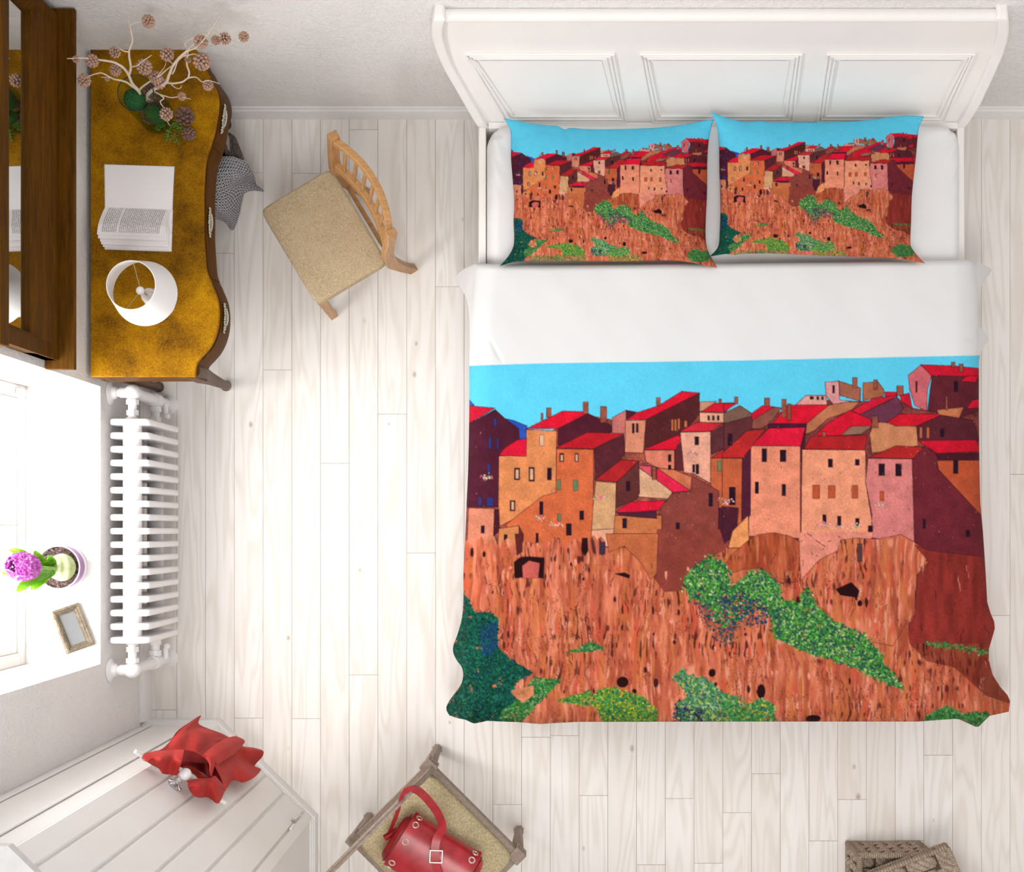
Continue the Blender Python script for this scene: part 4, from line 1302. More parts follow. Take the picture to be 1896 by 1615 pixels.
# ---------------------------------------------------------------- table lamp
M_SHADE = NT('white lamp shade'); M_SHADE.base(lin((240, 239, 238))); M_SHADE.set(0.8, 0, 0.2); M_SHADE = M_SHADE.m
M_CERAM = simple('white glazed ceramic', (240, 240, 240), 0.15, var=0.01)
M_CHROME = simple('polished chrome', (215, 215, 218), 0.12, 1.0, var=0.02)
M_BRASS = simple('lamp wire', (190, 170, 140), 0.3, 0.8)
def lamp():
    cx, cy = -605 * K, 361 * K
    root = thing('table_lamp', (cx, cy, ZD), 'white table lamp with an open drum shade standing on the desk below the book', 'lamp')
    build(MB().lathe([(0.001, 0), (0.055, 0), (0.055, 0.008), (0.045, 0.014), (0.012, 0.02), (0.009, 0.05)], 32, (cx, cy, ZD)), 'lamp_base', M_CERAM, root)
    mb = MB()
    mb.ball((cx, cy, ZD + 0.085), 0.04, 24, 14); mb.ball((cx, cy, ZD + 0.145), 0.031, 24, 14)
    build(mb, 'lamp_body', M_CERAM, root)
    build(MB().tube([(cx, cy, ZD + 0.16), (cx, cy, 0.995)], 0.004, 10), 'stem', M_BRASS, root)
    z1, z2 = 0.95, 1.108
    r1, r2 = 0.122, 0.090
    th = 0.0025
    build(MB().lathe([(r1, z1), (r2, z2), (r2 - th, z2), (r1 - th, z1), (r1, z1)], 64, (cx, cy, 0), caps=False), 'lamp_shade', M_SHADE, root, angle=50)
    mb = MB()
    for a in (100, 238, 350):
        t = math.radians(a)
        mb.tube([(cx, cy, 0.998), (cx + (r2 + 0.012) * math.cos(t), cy + (r2 + 0.012) * math.sin(t), 1.03)], 0.0014, 6)
    sp = build(mb, 'shade_spider', M_BRASS, root)
    build(MB().ball((cx, cy, 1.004), 0.016, 20, 12), 'finial', M_CERAM, sp)
lamp()

# ---------------------------------------------------------------- open book
M_PAPER = simple('book paper', (236, 230, 230), 0.85, spec=0.15, var=0.01)
def paper_edge():
    t = NT('page edges'); v = t.coords((1, 1, 900)); f = t.noise(v, 1.0, 2)
    t.base(t.ramp(f, [(0.35, lin((196, 190, 190))), (0.6, lin((240, 236, 236)))])); return t.set(0.85, 0, 0.1)
M_EDGE = paper_edge()
def ink_mat():
    t = NT('printed text lines')
    tc = t.n('ShaderNodeTexCoord'); sp = t.n('ShaderNodeSeparateXYZ'); t.l(tc.outputs['UV'], sp.inputs[0])
    ln = t.math('FRACT', t.math('MULTIPLY', sp.outputs[0], 31.0))
    on = t.math('LESS_THAN', ln, 0.55)
    row = t.math('FLOOR', t.math('MULTIPLY', sp.outputs[0], 31.0))
    cv = t.n('ShaderNodeCombineXYZ'); t.l(t.math('MULTIPLY', row, 7.31), cv.inputs[0]); t.l(t.math('MULTIPLY', sp.outputs[1], 34.0), cv.inputs[1])
    words = t.math('GREATER_THAN', t.noise(cv.outputs[0], 1.0, 2, 0.7), 0.43)
    cv2 = t.n('ShaderNodeCombineXYZ'); t.l(t.math('MULTIPLY', row, 3.7), cv2.inputs[0])
    par = t.math('GREATER_THAN', t.noise(cv2.outputs[0], 1.0, 0), 0.36)
    f = t.math('MULTIPLY', t.math('MULTIPLY', on, words), par)
    t.base(t.mix(t.math('MULTIPLY', f, 0.62), lin((236, 230, 230)), lin((70, 62, 64))))
    return t.set(0.85, 0, 0.1)
M_INK = ink_mat()
def book():
    root = thing('open_book', P(255, 385, ZD), 'open book with one blank and one printed page lying on the desk', 'book')
    z0 = ZD + 0.001
    # cover boards
    mb = MB()
    q = [P(*p, z0) for p in ((193.5,304.5),(323.5,308.5),(319,389),(317.5,466.5),(194,462.5),(194.5,384))]
    top = [p + Vector((0, 0, 0.0025)) for p in q]
    mb.add(q + top, [(5, 4, 3, 2, 1, 0), (6, 7, 8, 9, 10, 11)] + [(i, (i + 1) % 6, (i + 1) % 6 + 6, i + 6) for i in range(6)])
    build(mb, 'cover', simple('book cover', (214, 210, 208), 0.6), root, smooth=False)
    # left (blank) page lying on a few sheets
    G = []
    for t in np.linspace(0, 1, 14):
        l = np.array((194.3, 305)) * (1 - t) + np.array((195, 383)) * t
        r_ = np.array((322.3, 309)) * (1 - t) + np.array((319, 388)) * t
        z = z0 + 0.006 + 0.004 * math.sin(t * math.pi) - 0.002 * t
        row = []
        for x in np.linspace(0, 1, 8):
            p = l * (1 - x) + r_ * x
            row.append(P(p[0], p[1], z))
        G.append(row)
    build(MB().slab(G, 0.004, (0, 0, 1)), 'blank_page', M_PAPER, root, angle=30)
    # right block: layered leaves curving up from the spine
    def sheet(bl, br, tl, tr, lift, ztop, bow=0.0):
        G = []
        for t in np.linspace(0, 1, 22):
            row = []
            cur = ztop * (1 - (1 - min(1, t * 1.25)) ** 2.2) if t < 0.8 else ztop
            z = z0 + lift * t + 0.003 + cur * (0.35 + 0.65 * min(1, t * 1.6))
            l = np.array(tl) * (1 - t) + np.array(bl) * t
            r_ = np.array(tr) * (1 - t) + np.array(br) * t
            bx = -bow * math.sin(t * math.pi * 0.9)
            for x in np.linspace(0, 1, 12):
                p = l * (1 - x) + r_ * x
                row.append((p[0] + bx * 1.0, p[1], z))
            G.append(row)
        return [[P(*p) for p in row] for row in G]
    layers = [((194.0,461),(317.3,465.2),(195,384),(319.6,388.5), 0.010, 0), ((190.5,456.5),(315.5,461.5),(195,384),(319.4,388.3),0.014,1), ((188,452),(312.5,457),(195,384),(319.2,388),0.022,2.5), ((186,447),(311,451.5),(195,384),(319,387.6),0.026,3), ((182.8,441.2),(308.5,445.8),(195,384),(319,387.2),0.033,4)]
    for bl, br, tl, tr, zt, bow in layers:
        G = sheet(bl, br, tl, tr, 0, zt, bow)
        build(MB().slab(G, 0.0035 if zt > 0.02 else 0.006, (0, 0, 1)), 'page_layer', M_EDGE if zt < 0.012 else M_PAPER, root, angle=30)
    # the text page on top
    G = sheet((180.8,434.2),(306,438.5),(195,382.6),(319,386.6), 0, 0.037, 4)
    o = build(MB().slab(G, 0.003, (0, 0, 1)), 'text_page', M_PAPER, root, angle=30)
    G2 = []
    R, C = len(G), len(G[0])
    N1, N2 = 20, 24
    uv = []
    def at(t, x):
        a = t * (R - 1); i = min(int(a), R - 2); fa = a - i
        b = x * (C - 1); j = min(int(b), C - 2); fb = b - j
        return (G[i][j] * (1 - fb) + G[i][j + 1] * fb) * (1 - fa) + (G[i + 1][j] * (1 - fb) + G[i + 1][j + 1] * fb) * fa
    pts, faces = [], []
    for i in range(N1):
        for j in range(N2):
            pts.append(at(0.04 + 0.86 * i / (N1 - 1), 0.07 + 0.86 * j / (N2 - 1)) + Vector((0, 0, 0.0005)))
    for i in range(N1 - 1):
        for j in range(N2 - 1):
            faces.append((i * N2 + j, (i + 1) * N2 + j, (i + 1) * N2 + j + 1, i * N2 + j + 1))
    t_ = build(MB().add(pts, faces), 'printed_text', M_INK, o)
    ul = t_.data.uv_layers.new(name='UVMap')
    for lp in t_.data.loops:
        vi = lp.vertex_index
        ul.data[lp.index].uv = ((vi % N2) / (N2 - 1), (vi // N2) / (N1 - 1))
book()

# ---------------------------------------------------------------- cones and seed heads
M_SEED = simple('dried seed head', (178, 142, 122), 0.8, var=0.3, nscale=3)
M_SEEDC = simple('seed head core', (70, 50, 44), 0.9)
M_CONE = simple('pine cone scales', (124, 94, 82), 0.85, var=0.35, nscale=120)
M_TWIG = simple('pale dry twig', (214, 196, 178), 0.75, var=0.12, nscale=60)
def seed_mesh(r, n, mat, scale_len=0.5, flat=0.55, open_=0.35, seed=0, name='seed_head'):
    """globe of overlapping rounded scales"""
    mb = MB()
    rr = random.Random(seed)
    mb.cur = 1
    mb.ball((0, 0, 0), r * 0.66, 12, 8)
    mb.cur = 0
    for i in range(n):
        t = (i + 0.5) / n
        ph = math.acos(1 - 2 * t); th = 2.39996 * i
        d = Vector((math.sin(ph) * math.cos(th), math.sin(ph) * math.sin(th), math.cos(ph)))
        q = d.to_track_quat('Z', 'Y').to_matrix()
        tilt = Matrix.Rotation(open_ + rr.uniform(-0.15, 0.15), 3, 'X')
        mb.ball(d * r * 0.76, r * 0.30, 8, 6, (0.80, 0.62, 0.95), q @ tilt)
    return mb
def pine_cone_mb(L, R, n, c, axis, seed=0):
    mb = MB()
    q = Vector(axis).normalized().to_track_quat('Z', 'Y').to_matrix()
    c = Vector(c)
    mb.ball(c, R * 0.34, 12, 8, (1, 1, L / R * 0.8), q)
    rr = random.Random(seed)
    for i in range(n):
        t = (i + 0.5) / n
        z = -L + 2 * L * t
        prof = math.sqrt(max(0.05, 1 - (abs(t - 0.4) / 0.62) ** 2))
        th = 2.39996 * i + rr.uniform(-0.1, 0.1)
        rad = Vector((math.cos(th), math.sin(th), 0))
        a = rad * (R * 0.42 * prof) + Vector((0, 0, z * 0.8))
        b = rad * (R * prof * rr.uniform(0.92, 1.05)) + Vector((0, 0, z * 0.8 + L * 0.28))
        up = (b - a).normalized()
        side = up.cross(rad.cross(Vector((0, 0, 1)))).normalized()
        tang = Vector((-math.sin(th), math.cos(th), 0))
        w = R * 0.175
        nrm = tang.cross(up).normalized() * R * 0.07
        pts = [a - tang * w * 0.4, a + tang * w * 0.4, b + tang * w, b + (b - a) * 0.18, b - tang * w]
        pts = [q @ (p + nrm) + c for p in pts] + [q @ (p - nrm) + c for p in pts]
        mb.add(pts, [(0, 1, 2, 3, 4), (9, 8, 7, 6, 5), (0, 5, 6, 1), (1, 6, 7, 2), (2, 7, 8, 3), (3, 8, 9, 4), (4, 9, 5, 0)])
    return mb

# ---------------------------------------------------------------- glass vase with its filling and branches
def vase():
    cx, cy = -611 * K, 659 * K
    M_VG = NT('clear vase glass')
    tr = M_VG.n('ShaderNodeBsdfTransparent'); tr.inputs[0].default_value = (0.86, 0.92, 0.89, 1)
    gl = M_VG.n('ShaderNodeBsdfGlossy'); gl.inputs['Roughness'].default_value = 0.03
    lw = M_VG.n('ShaderNodeLayerWeight'); lw.inputs[0].default_value = 0.25
    mx = M_VG.n('ShaderNodeMixShader'); M_VG.l(M_VG.math('MULTIPLY', lw.outputs['Facing'], 0.12), mx.inputs[0]); M_VG.l(tr.outputs[0], mx.inputs[1]); M_VG.l(gl.outputs[0], mx.inputs[2])
    M_VG.l(mx.outputs[0], M_VG.out.inputs[0]); M_VG = M_VG.m
    M_RIM = simple('dark glass rim', (38, 44, 40), 0.1, var=0.0)
    root = thing('glass_vase', (cx, cy, ZD), 'clear cylindrical glass vase filled with moss balls and cones on the desk', 'vase')
    R, zt = 0.068, 1.014
    build(MB().lathe([(0.002, 0.0), (R - 0.004, 0.0), (R, 0.004), (R, zt - ZD), (R - 0.003, zt - ZD), (R - 0.003, 0.01), (0.002, 0.01)], 48, (cx, cy, ZD + 0.0005), caps=False), 'vase_wall', M_VG, root)
    ring = [(cx + R * math.cos(t) - 0.0015 * math.cos(t), cy + R * math.sin(t) - 0.0015 * math.sin(t), zt) for t in np.linspace(0, 2 * math.pi, 49)[:-1]]
    build(MB().tube(ring, 0.0018, 6, closed=True), 'vase_rim', M_RIM, root)
    t = NT('green moss'); v = t.coords(); f = t.noise(v, 140, 4, 0.7)
    t.base(t.ramp(f, [(0.3, lin((20, 66, 38))), (0.7, lin((64, 112, 62)))])); t.bump(f, 0.7, 0.006); M_MOSS = t.set(0.95, 0, 0.1)
    def moss(c, r, label):
        mb = MB().ball((0, 0, 0), r, 40, 26)
        for p in mb.v:
            n = p.normalized()
            p += n * (0.0016 * mnoise.noise(n * 9 + Vector(c) * 30))
        M = Matrix.Translation(c)
        mb.v = [M @ p for p in mb.v]
        o = build(mb, 'moss_ball', M_MOSS, None, base=Vector(c) - Vector((0, 0, r)))
        tag(o, label, 'moss ball', 'moss balls in the vase')
    moss((cx - 0.023, cy - 0.004, 0.955), 0.040, 'large green moss ball at the top of the glass vase')
    moss((cx + 0.024, cy - 0.031, 0.905), 0.029, 'middle green moss ball under the branches in the glass vase')
    moss((cx + 0.020, cy - 0.016, 0.835), 0.040, 'lowest large green moss ball showing through the side of the vase')
    for (dx, dy, z, L, R_, ax, lab) in [(-0.018, -0.012, 0.80, 0.036, 0.03, (1, 0.3, 0.2), 'dark pine cone at the bottom of the glass vase'),
                                        (0.034, 0.026, 0.945, 0.03, 0.026, (0.3, 1, 0.4), 'dark pine cone at the back of the vase behind the stems'),
                                        (0.036, 0.012, 0.86, 0.026, 0.022, (0.2, 0.4, 1), 'small reddish pine cone against the right side of the vase'),
                                        (-0.028, 0.004, 0.88, 0.026, 0.024, (1, 0.2, 0.5), 'pine cone below the large moss ball in the vase')]:
        o = build(pine_cone_mb(L, R_, 60, (cx + dx, cy + dy, z), ax, int(z * 100)), 'pine_cone', M_CONE, None, smooth=False, base=(cx + dx, cy + dy, z - R_))
        tag(o, lab, 'pine cone', 'pine cones in the vase')
    # loose cones and sprigs on the desk
    for (u, v, R_, ax, lab) in [(342, 216, 0.036, (0.25, 0.35, 1), 'larger brown pine cone lying on the desk right of the vase'), (349, 248, 0.026, (0.6, -0.4, 0.8), 'smaller brown pine cone lying on the desk next to green sprigs')]:
        c = P(u, v, ZD + R_ * 0.85)
        c.z = ZD + R_ * 0.86
        o = build(pine_cone_mb(R_ * 0.8, R_, 34, c, ax, int(u)), 'pine_cone', M_CONE, None, smooth=False, base=(c.x, c.y, ZD))
        tag(o, lab, 'pine cone', 'pine cones on the desk')
    M_SPRIG = simple('fresh green sprig', (86, 138, 46), 0.6, var=0.3, nscale=200)
    for (u0, v0, u1, v1, n, lab) in [(300, 228, 292, 242, 70, 'dense bright green sprig at the foot of the vase'), (318, 230, 340, 241, 60, 'green sprig lying between the vase and the pine cones'), (312, 238, 308, 262, 34, 'sparse green sprig pointing down the desk, left one'), (320, 250, 332, 268, 24, 'sparse green sprig trailing to the right below the cones')]:
        a, b = P(u0, v0, ZD + 0.006), P(u1, v1, ZD + 0.004)
        mb = MB().tube([a, (a + b) / 2 + Vector((0.004, 0, 0.004)), b], 0.0008, 5)
        r = random.Random(int(u0 * v1))
        dn = (b - a)
        sdd = Vector((-dn.y, dn.x, 0)).normalized()
        for i in range(n):
            t_ = r.random()
            c = a + dn * t_ + sdd * r.gauss(0, 0.010 * (1.1 - 0.6 * t_)) + Vector((0, 0, abs(r.gauss(0, 0.005))))
            c.z = max(c.z, ZD + 0.0035)
            d = Vector((r.gauss(0, 1), r.gauss(0, 1), abs(r.gauss(0, .5)))).normalized()
            mb.ball(c, 0.0042, 6, 4, (0.5, 0.35, 1.0), d.to_track_quat('Z', 'Y').to_matrix())
        o = build(mb, 'green_sprig', M_SPRIG, None, base=(a.x, a.y, ZD))
        tag(o, lab, 'sprig', 'green sprigs on the desk')
    # branches: traced twigs, heights rising from the vase
    def tw(pts, r0, r1):
        sp = spline([(P(*p).x, P(*p).y, p[2]) for p in pts], max(10, len(pts) * 6))
        n = len(sp)
        pp = [Vector(q) + Vector((mnoise.noise(Vector(q) * 40), mnoise.noise(Vector(q) * 40 + Vector((9, 0, 0))), 0)) * 0.0012 for q in sp]
        return pp, [r0 + (r1 - r0) * i / (n - 1) for i in range(n)]
    S_ = 500 / 1896
    def C(x, y, z):
        return (x * S_, y * S_, z)
    left = [([C(985,690,.93), C(975,640,1.0), C(925,580,1.05), C(900,520,1.09), C(860,470,1.13), C(790,435,1.16), C(690,420,1.19), C(580,408,1.22), C(470,411,1.24)], .0052, .0012),
            ([C(905,530,1.085), C(918,470,1.12), C(905,370,1.17), C(930,280,1.20), C(912,190,1.225)], .0042, .0018),
            ([C(912,190,1.225), C(935,165,1.23), C(975,155,1.235), C(1030,140,1.24)], .0016, .001), ([C(912,190,1.225), C(903,150,1.23), C(910,110,1.235)], .0012, .0006),
            ([C(905,365,1.17), C(875,360,1.18), C(830,340,1.185), C(810,350,1.19)], .0024, .0012),
            ([C(920,470,1.12), C(960,462,1.14), C(1000,430,1.15), C(1065,388,1.16)], .0024, .001),
            ([C(985,670,.97), C(960,630,1.01), C(880,575,1.06), C(800,555,1.09), C(720,515,1.12), C(680,517,1.13), C(610,540,1.15), C(575,550,1.155)], .0036, .0012),
            ([C(810,557,1.09), C(770,545,1.10), C(710,543,1.11)], .0016, .0008),
            ([C(985,690,.93), C(980,630,1.0), C(1040,580,1.05), C(1110,540,1.08), C(1180,480,1.11), C(1210,455,1.13), C(1195,435,1.14), C(1150,420,1.15)], .0034, .0012),
            ([C(1055,560,1.06), C(1043,535,1.065)], .0016, .0008)]
    right = [([C(1030,690,.93), C(1050,650,.98), C(1120,605,1.03), C(1165,580,1.06), C(1190,520,1.10), C(1220,450,1.14), C(1300,370,1.18), C(1380,330,1.21), C(1460,240,1.25), C(1545,110,1.28)], .0062, .0008),
             ([C(1165,580,1.06), C(1210,585,1.07), C(1280,575,1.09), C(1320,550,1.10), C(1375,542,1.12), C(1420,575,1.13), C(1460,565,1.14), C(1545,590,1.15)], .0034, .0008),
             ([C(1322,550,1.10), C(1328,510,1.11), C(1310,440,1.13), C(1320,370,1.16), C(1300,310,1.18), C(1330,280,1.20), C(1400,245,1.22), C(1520,236,1.24), C(1620,250,1.25), C(1675,245,1.25), C(1700,250,1.25)], .003, .0009),
             ([C(1200,590,1.065), C(1230,615,1.07), C(1260,620,1.08), C(1278,600,1.085)], .0018, .0008),
             ([C(1080,640,1.0), C(1130,665,1.01), C(1200,685,1.02), C(1260,680,1.03), C(1340,697,1.035)], .0026, .0008),
             ([C(1125,665,1.01), C(1150,690,1.0), C(1125,715,.99), C(1150,760,.985), C(1170,840,.97), C(1193,885,.96)], .0022, .0008),
             ([C(1215,465,1.135), C(1250,410,1.16), C(1340,330,1.2), C(1375,290,1.22)], .003, .0014), ([C(1225,440,1.14), C(1280,400,1.16), C(1360,380,1.17), C(1400,385,1.175)], .0026, .0012),
             ([C(1210,520,1.10), C(1225,490,1.11), C(1250,430,1.14), C(1310,375,1.17)], .0024, .0014),
             ([C(1460,235,1.25), C(1475,180,1.26), C(1490,160,1.265)], .0009, .0005), ([C(1525,225,1.245), C(1550,155,1.26)], .0008, .0005), ([C(1100,540,1.08), C(1150,480,1.10), C(1165,440,1.12)], .0016, .0008)]
    heads = {'l': [(1037,143,1.24,47), (640,420,1.20,48), (530,413,1.225,26), (585,558,1.145,48), (750,552,1.10,18), (802,362,1.19,40), (805,487,1.13,42), (1007,463,1.13,56), (1168,376,1.16,50), (1090,540,1.07,48)],
             'r': [(1405,287,1.215,50), (1512,278,1.235,34), (1575,264,1.245,44), (1708,252,1.25,38), (1410,425,1.165,62), (1317,415,1.14,24), (1457,595,1.12,38), (1272,673,1.03,30), (1163,795,.985,48), (1115,575,1.04,46)]}
    seeds = {}
    for key, tws, lab in (('l', left, 'pale dry branch with brown seed heads spreading to the left from the vase'), ('r', right, 'pale dry branch with brown seed heads spreading to the right from the vase')):
        b0 = P(*tws[0][0][0])
        root2 = thing('dried_branch', b0, lab, 'dried branch', 'dried branches in the vase')
        mb = MB()
        # hidden lower end of the stem inside the vase
        mb.tube([b0, Vector((cx + (0.01 if key == 'l' else 0.035), cy + 0.03, 0.79))], [0.0045, 0.003], 8)
        for pts, r0, r1 in tws:
            pp, rr = tw(pts, r0 * 1.15, r1 * 1.15)
            mb.tube(pp, rr, 8)
        build(mb, 'twigs', M_TWIG, root2)
        for i, (x, y, z, rc) in enumerate(heads[key]):
            rw = rc * S_ / (H / (H - z)) * K
            c = P(x * S_, y * S_, z) - Vector((0, 0, rw * 0.35))
            kind = i % 3
            if kind not in seeds:
                o = build(seed_mesh(1.0, (40, 46, 34)[kind], M_SEED, seed=kind), 'seed_head', None, None, mats=[M_SEED, M_SEEDC])
                seeds[kind] = o
            else:
                o = seeds[kind].copy(); COL.objects.link(o)
            o.parent = root2
            o.location = c - b0
            o.scale = (rw, rw, rw)
            o.rotation_euler = (i * 0.7, i * 1.3, i * 2.1)
vase()
# ---------------------------------------------------------------- chairs
def fabric(name, lo, hi, sc=190, bump=0.5):
    t = NT(name)
    v = t.coords()
    n = t.noise(v, sc, 3, 0.7); b = t.noise(v, 14, 3)
    v1 = t.coords((1, 1, 1), rot=(0, 0, 0.7))
    w1 = t.n('ShaderNodeTexWave', wave_type='BANDS', bands_direction='X'); w1.inputs['Scale'].default_value = 75; w1.inputs['Distortion'].default_value = 2.0; w1.inputs['Detail'].default_value = 2; t.l(v1, w1.inputs['Vector'])
    w2 = t.n('ShaderNodeTexWave', wave_type='BANDS', bands_direction='Y'); w2.inputs['Scale'].default_value = 75; w2.inputs['Distortion'].default_value = 2.0; w2.inputs['Detail'].default_value = 2; t.l(v1, w2.inputs['Vector'])
    wv = t.math('MULTIPLY', t.math('ADD', w1.outputs['Fac'], w2.outputs['Fac']), 0.5)
    f = t.math('ADD', t.math('ADD', t.math('MULTIPLY', n, 0.72), t.math('MULTIPLY', b, 0.14)), t.math('MULTIPLY', wv, 0.14))
    t.base(t.ramp(f, [(0.32, lin(lo)), (0.68, lin(hi))]))
    t.bump(t.math('ADD', n, wv), bump, 0.003)
    return t.set(0.95, 0, 0.1)
M_SEATF = fabric('beige woven upholstery', (150, 126, 92), (216, 196, 164))
M_SEATF2 = fabric('sand coloured linen upholstery', (146, 128, 92), (228, 212, 174), 150)
M_OAK = wood('oiled oak', (150, 104, 58), (198, 150, 98), 'z', 0.45)
M_OAKX = wood('oiled oak rails', (158, 110, 60), (206, 156, 100), 'x', 0.45)
M_GREYW = wood('grey limed carved wood', (128, 112, 100), (170, 152, 138), 'z', 0.7)

def cushion(w, d, z0, z1, rc, nx=28, ny=24, dome=0.02, edge=0.02):
    """upholstered pad: superellipse plan, domed top"""
    rows = []
    def ring(s, z):
        out = []
        for k_ in range(64):
            t = 2 * math.pi * k_ / 64
            c, s_ = math.cos(t), math.sin(t)
            n_ = rc
            rx = abs(c) ** (2 / n_) * (1 if c >= 0 else -1)
            ry = abs(s_) ** (2 / n_) * (1 if s_ >= 0 else -1)
            out.append(Vector((rx * (w / 2 - (1 - s) * 0) * s, ry * (d / 2) * s, z)))
        return out
    def ins(e, z):
        out = []
        for k_ in range(64):
            t = 2 * math.pi * k_ / 64
            c, s_ = math.cos(t), math.sin(t)
            rx = abs(c) ** (2 / rc) * (1 if c >= 0 else -1)
            ry = abs(s_) ** (2 / rc) * (1 if s_ >= 0 else -1)
            out.append(Vector((rx * (w / 2 - e), ry * (d / 2 - e), z)))
        return out
    rows.append(ins(0.02, z0)); rows.append(ins(0.0, z0 + 0.008))
    h = z1 - z0
    for a in np.linspace(0, math.pi / 2, 7):
        rows.append(ins(edge * (1 - math.cos(a)), z0 + h - edge + edge * math.sin(a)))
    m = min(w, d) / 2 - edge
    for t in np.linspace(0.1, 1, 9):
        rows.append([p for p in ins(edge + (min(w, d) / 2 - edge - 0.004) * t, z1 + dome * (1 - (1 - t) ** 2))])
    mb = MB()
    mb.grid(rows, False, True)
    n = len(rows)
    mb.f.append([j for j in range(63, -1, -1)]); mb.mi.append(0)
    mb.f.append([(n - 1) * 64 + j for j in range(64)]); mb.mi.append(0)
    return mb

def xf(mb, M):
    mb.v = [M @ p for p in mb.v]
    return mb

def oak_chair():
    C = Vector((-367.75 * K, 497.5 * K, 0))
    ang = math.atan2(-0.859, 0.512)
    M = Matrix.Translation(C) @ Matrix.Rotation(ang, 4, 'Z')
    root = thing('side_chair', C, 'oak chair with a beige woven seat and spindle back standing beside the desk', 'chair')
    W, D = 0.459, 0.346
    build(xf(cushion(W, D, 0.405, 0.462, 14, edge=0.012, dome=0.008), M), 'seat', M_SEATF, root, angle=60)
    mb = MB()
    for y in (-D / 2 + 0.03, D / 2 - 0.012):
        mb.box((0, y, 0.375), (W - 0.06, 0.022, 0.06))
    for x in (-W / 2 + 0.03, W / 2 - 0.03):
        mb.box((x, 0.01, 0.375), (0.022, D - 0.05, 0.06))
    build(xf(mb, M), 'seat_frame', M_OAKX, root, bevel=0.003)
    for s in (-1, 1):
        mb = MB().bar((s * 0.196, -0.148, 0.405), (s * 0.196, -0.160, 0.0), 0.042, 0.042, 0.030, 0.034, up=(0, 1, 0))
        build(xf(mb, M), 'front_leg', M_OAK, root, bevel=0.003)
        # rear leg and back post in one curved piece
        path = spline([(s * 0.200, 0.258, 0.0), (s * 0.204, 0.218, 0.17), (s * 0.208, 0.186, 0.36), (s * 0.210, 0.186, 0.46), (s * 0.214 + 0.008, 0.205, 0.62), (s * 0.218 + 0.017, 0.243, 0.835)], 20)
        def sec(i, n=20):
            w = 0.032; dd = 0.040 + 0.012 * math.exp(-((i / 19 - 0.5) / 0.15) ** 2)
            return [(-w / 2, -dd / 2), (w / 2, -dd / 2), (w / 2, dd / 2), (-w / 2, dd / 2)]
        mb = MB().sweep([tuple(p) for p in path], sec, (0, 1, 0))
        build(xf(mb, M), 'back_post', M_OAK, root, angle=50, bevel=0.003)
    def rail(z, ye, bulge, h, th, x0, x1, name):
        pts, ups = [], []
        for t in np.linspace(-1, 1, 21):
            x = (x0 + x1) / 2 + (x1 - x0) / 2 * t
            pts.append((x, ye + bulge * (1 - t * t), z)); ups.append((0, 0.2, 1))
        mb = MB().sweep(pts, [(-th / 2, -h / 2), (th / 2, -h / 2), (th / 2, h / 2), (-th / 2, h / 2)], ups)
        build(xf(mb, M), name, M_OAKX, root, angle=40, bevel=0.004)
    rail(0.80, 0.236, 0.052, 0.034, 0.026, -0.19, 0.222, 'top_rail')
    rail(0.545, 0.194, 0.040, 0.045, 0.026, -0.195, 0.212, 'lower_rail')
    for i in range(7):
        t = -0.78 + 1.56 * i / 6
        xa, xb = 0.008 + 0.2 * t, 0.016 + 0.205 * t
        a = Vector((xa, 0.194 + 0.040 * (1 - t * t), 0.56)); b = Vector((xb, 0.236 + 0.052 * (1 - t * t), 0.79))
        pts = [a.lerp(b, q) for q in np.linspace(0, 1, 6)]
        build(xf(MB().tube(pts, [0.0065, 0.008, 0.009, 0.0085, 0.0075, 0.006], 10), M), 'spindle', M_OAK, root)
    mb = MB().bar((-0.19, 0.195, 0.24), (0.19, 0.195, 0.24), 0.02, 0.02)
    build(xf(mb, M), 'stretcher', M_OAKX, root, bevel=0.003)
oak_chair()

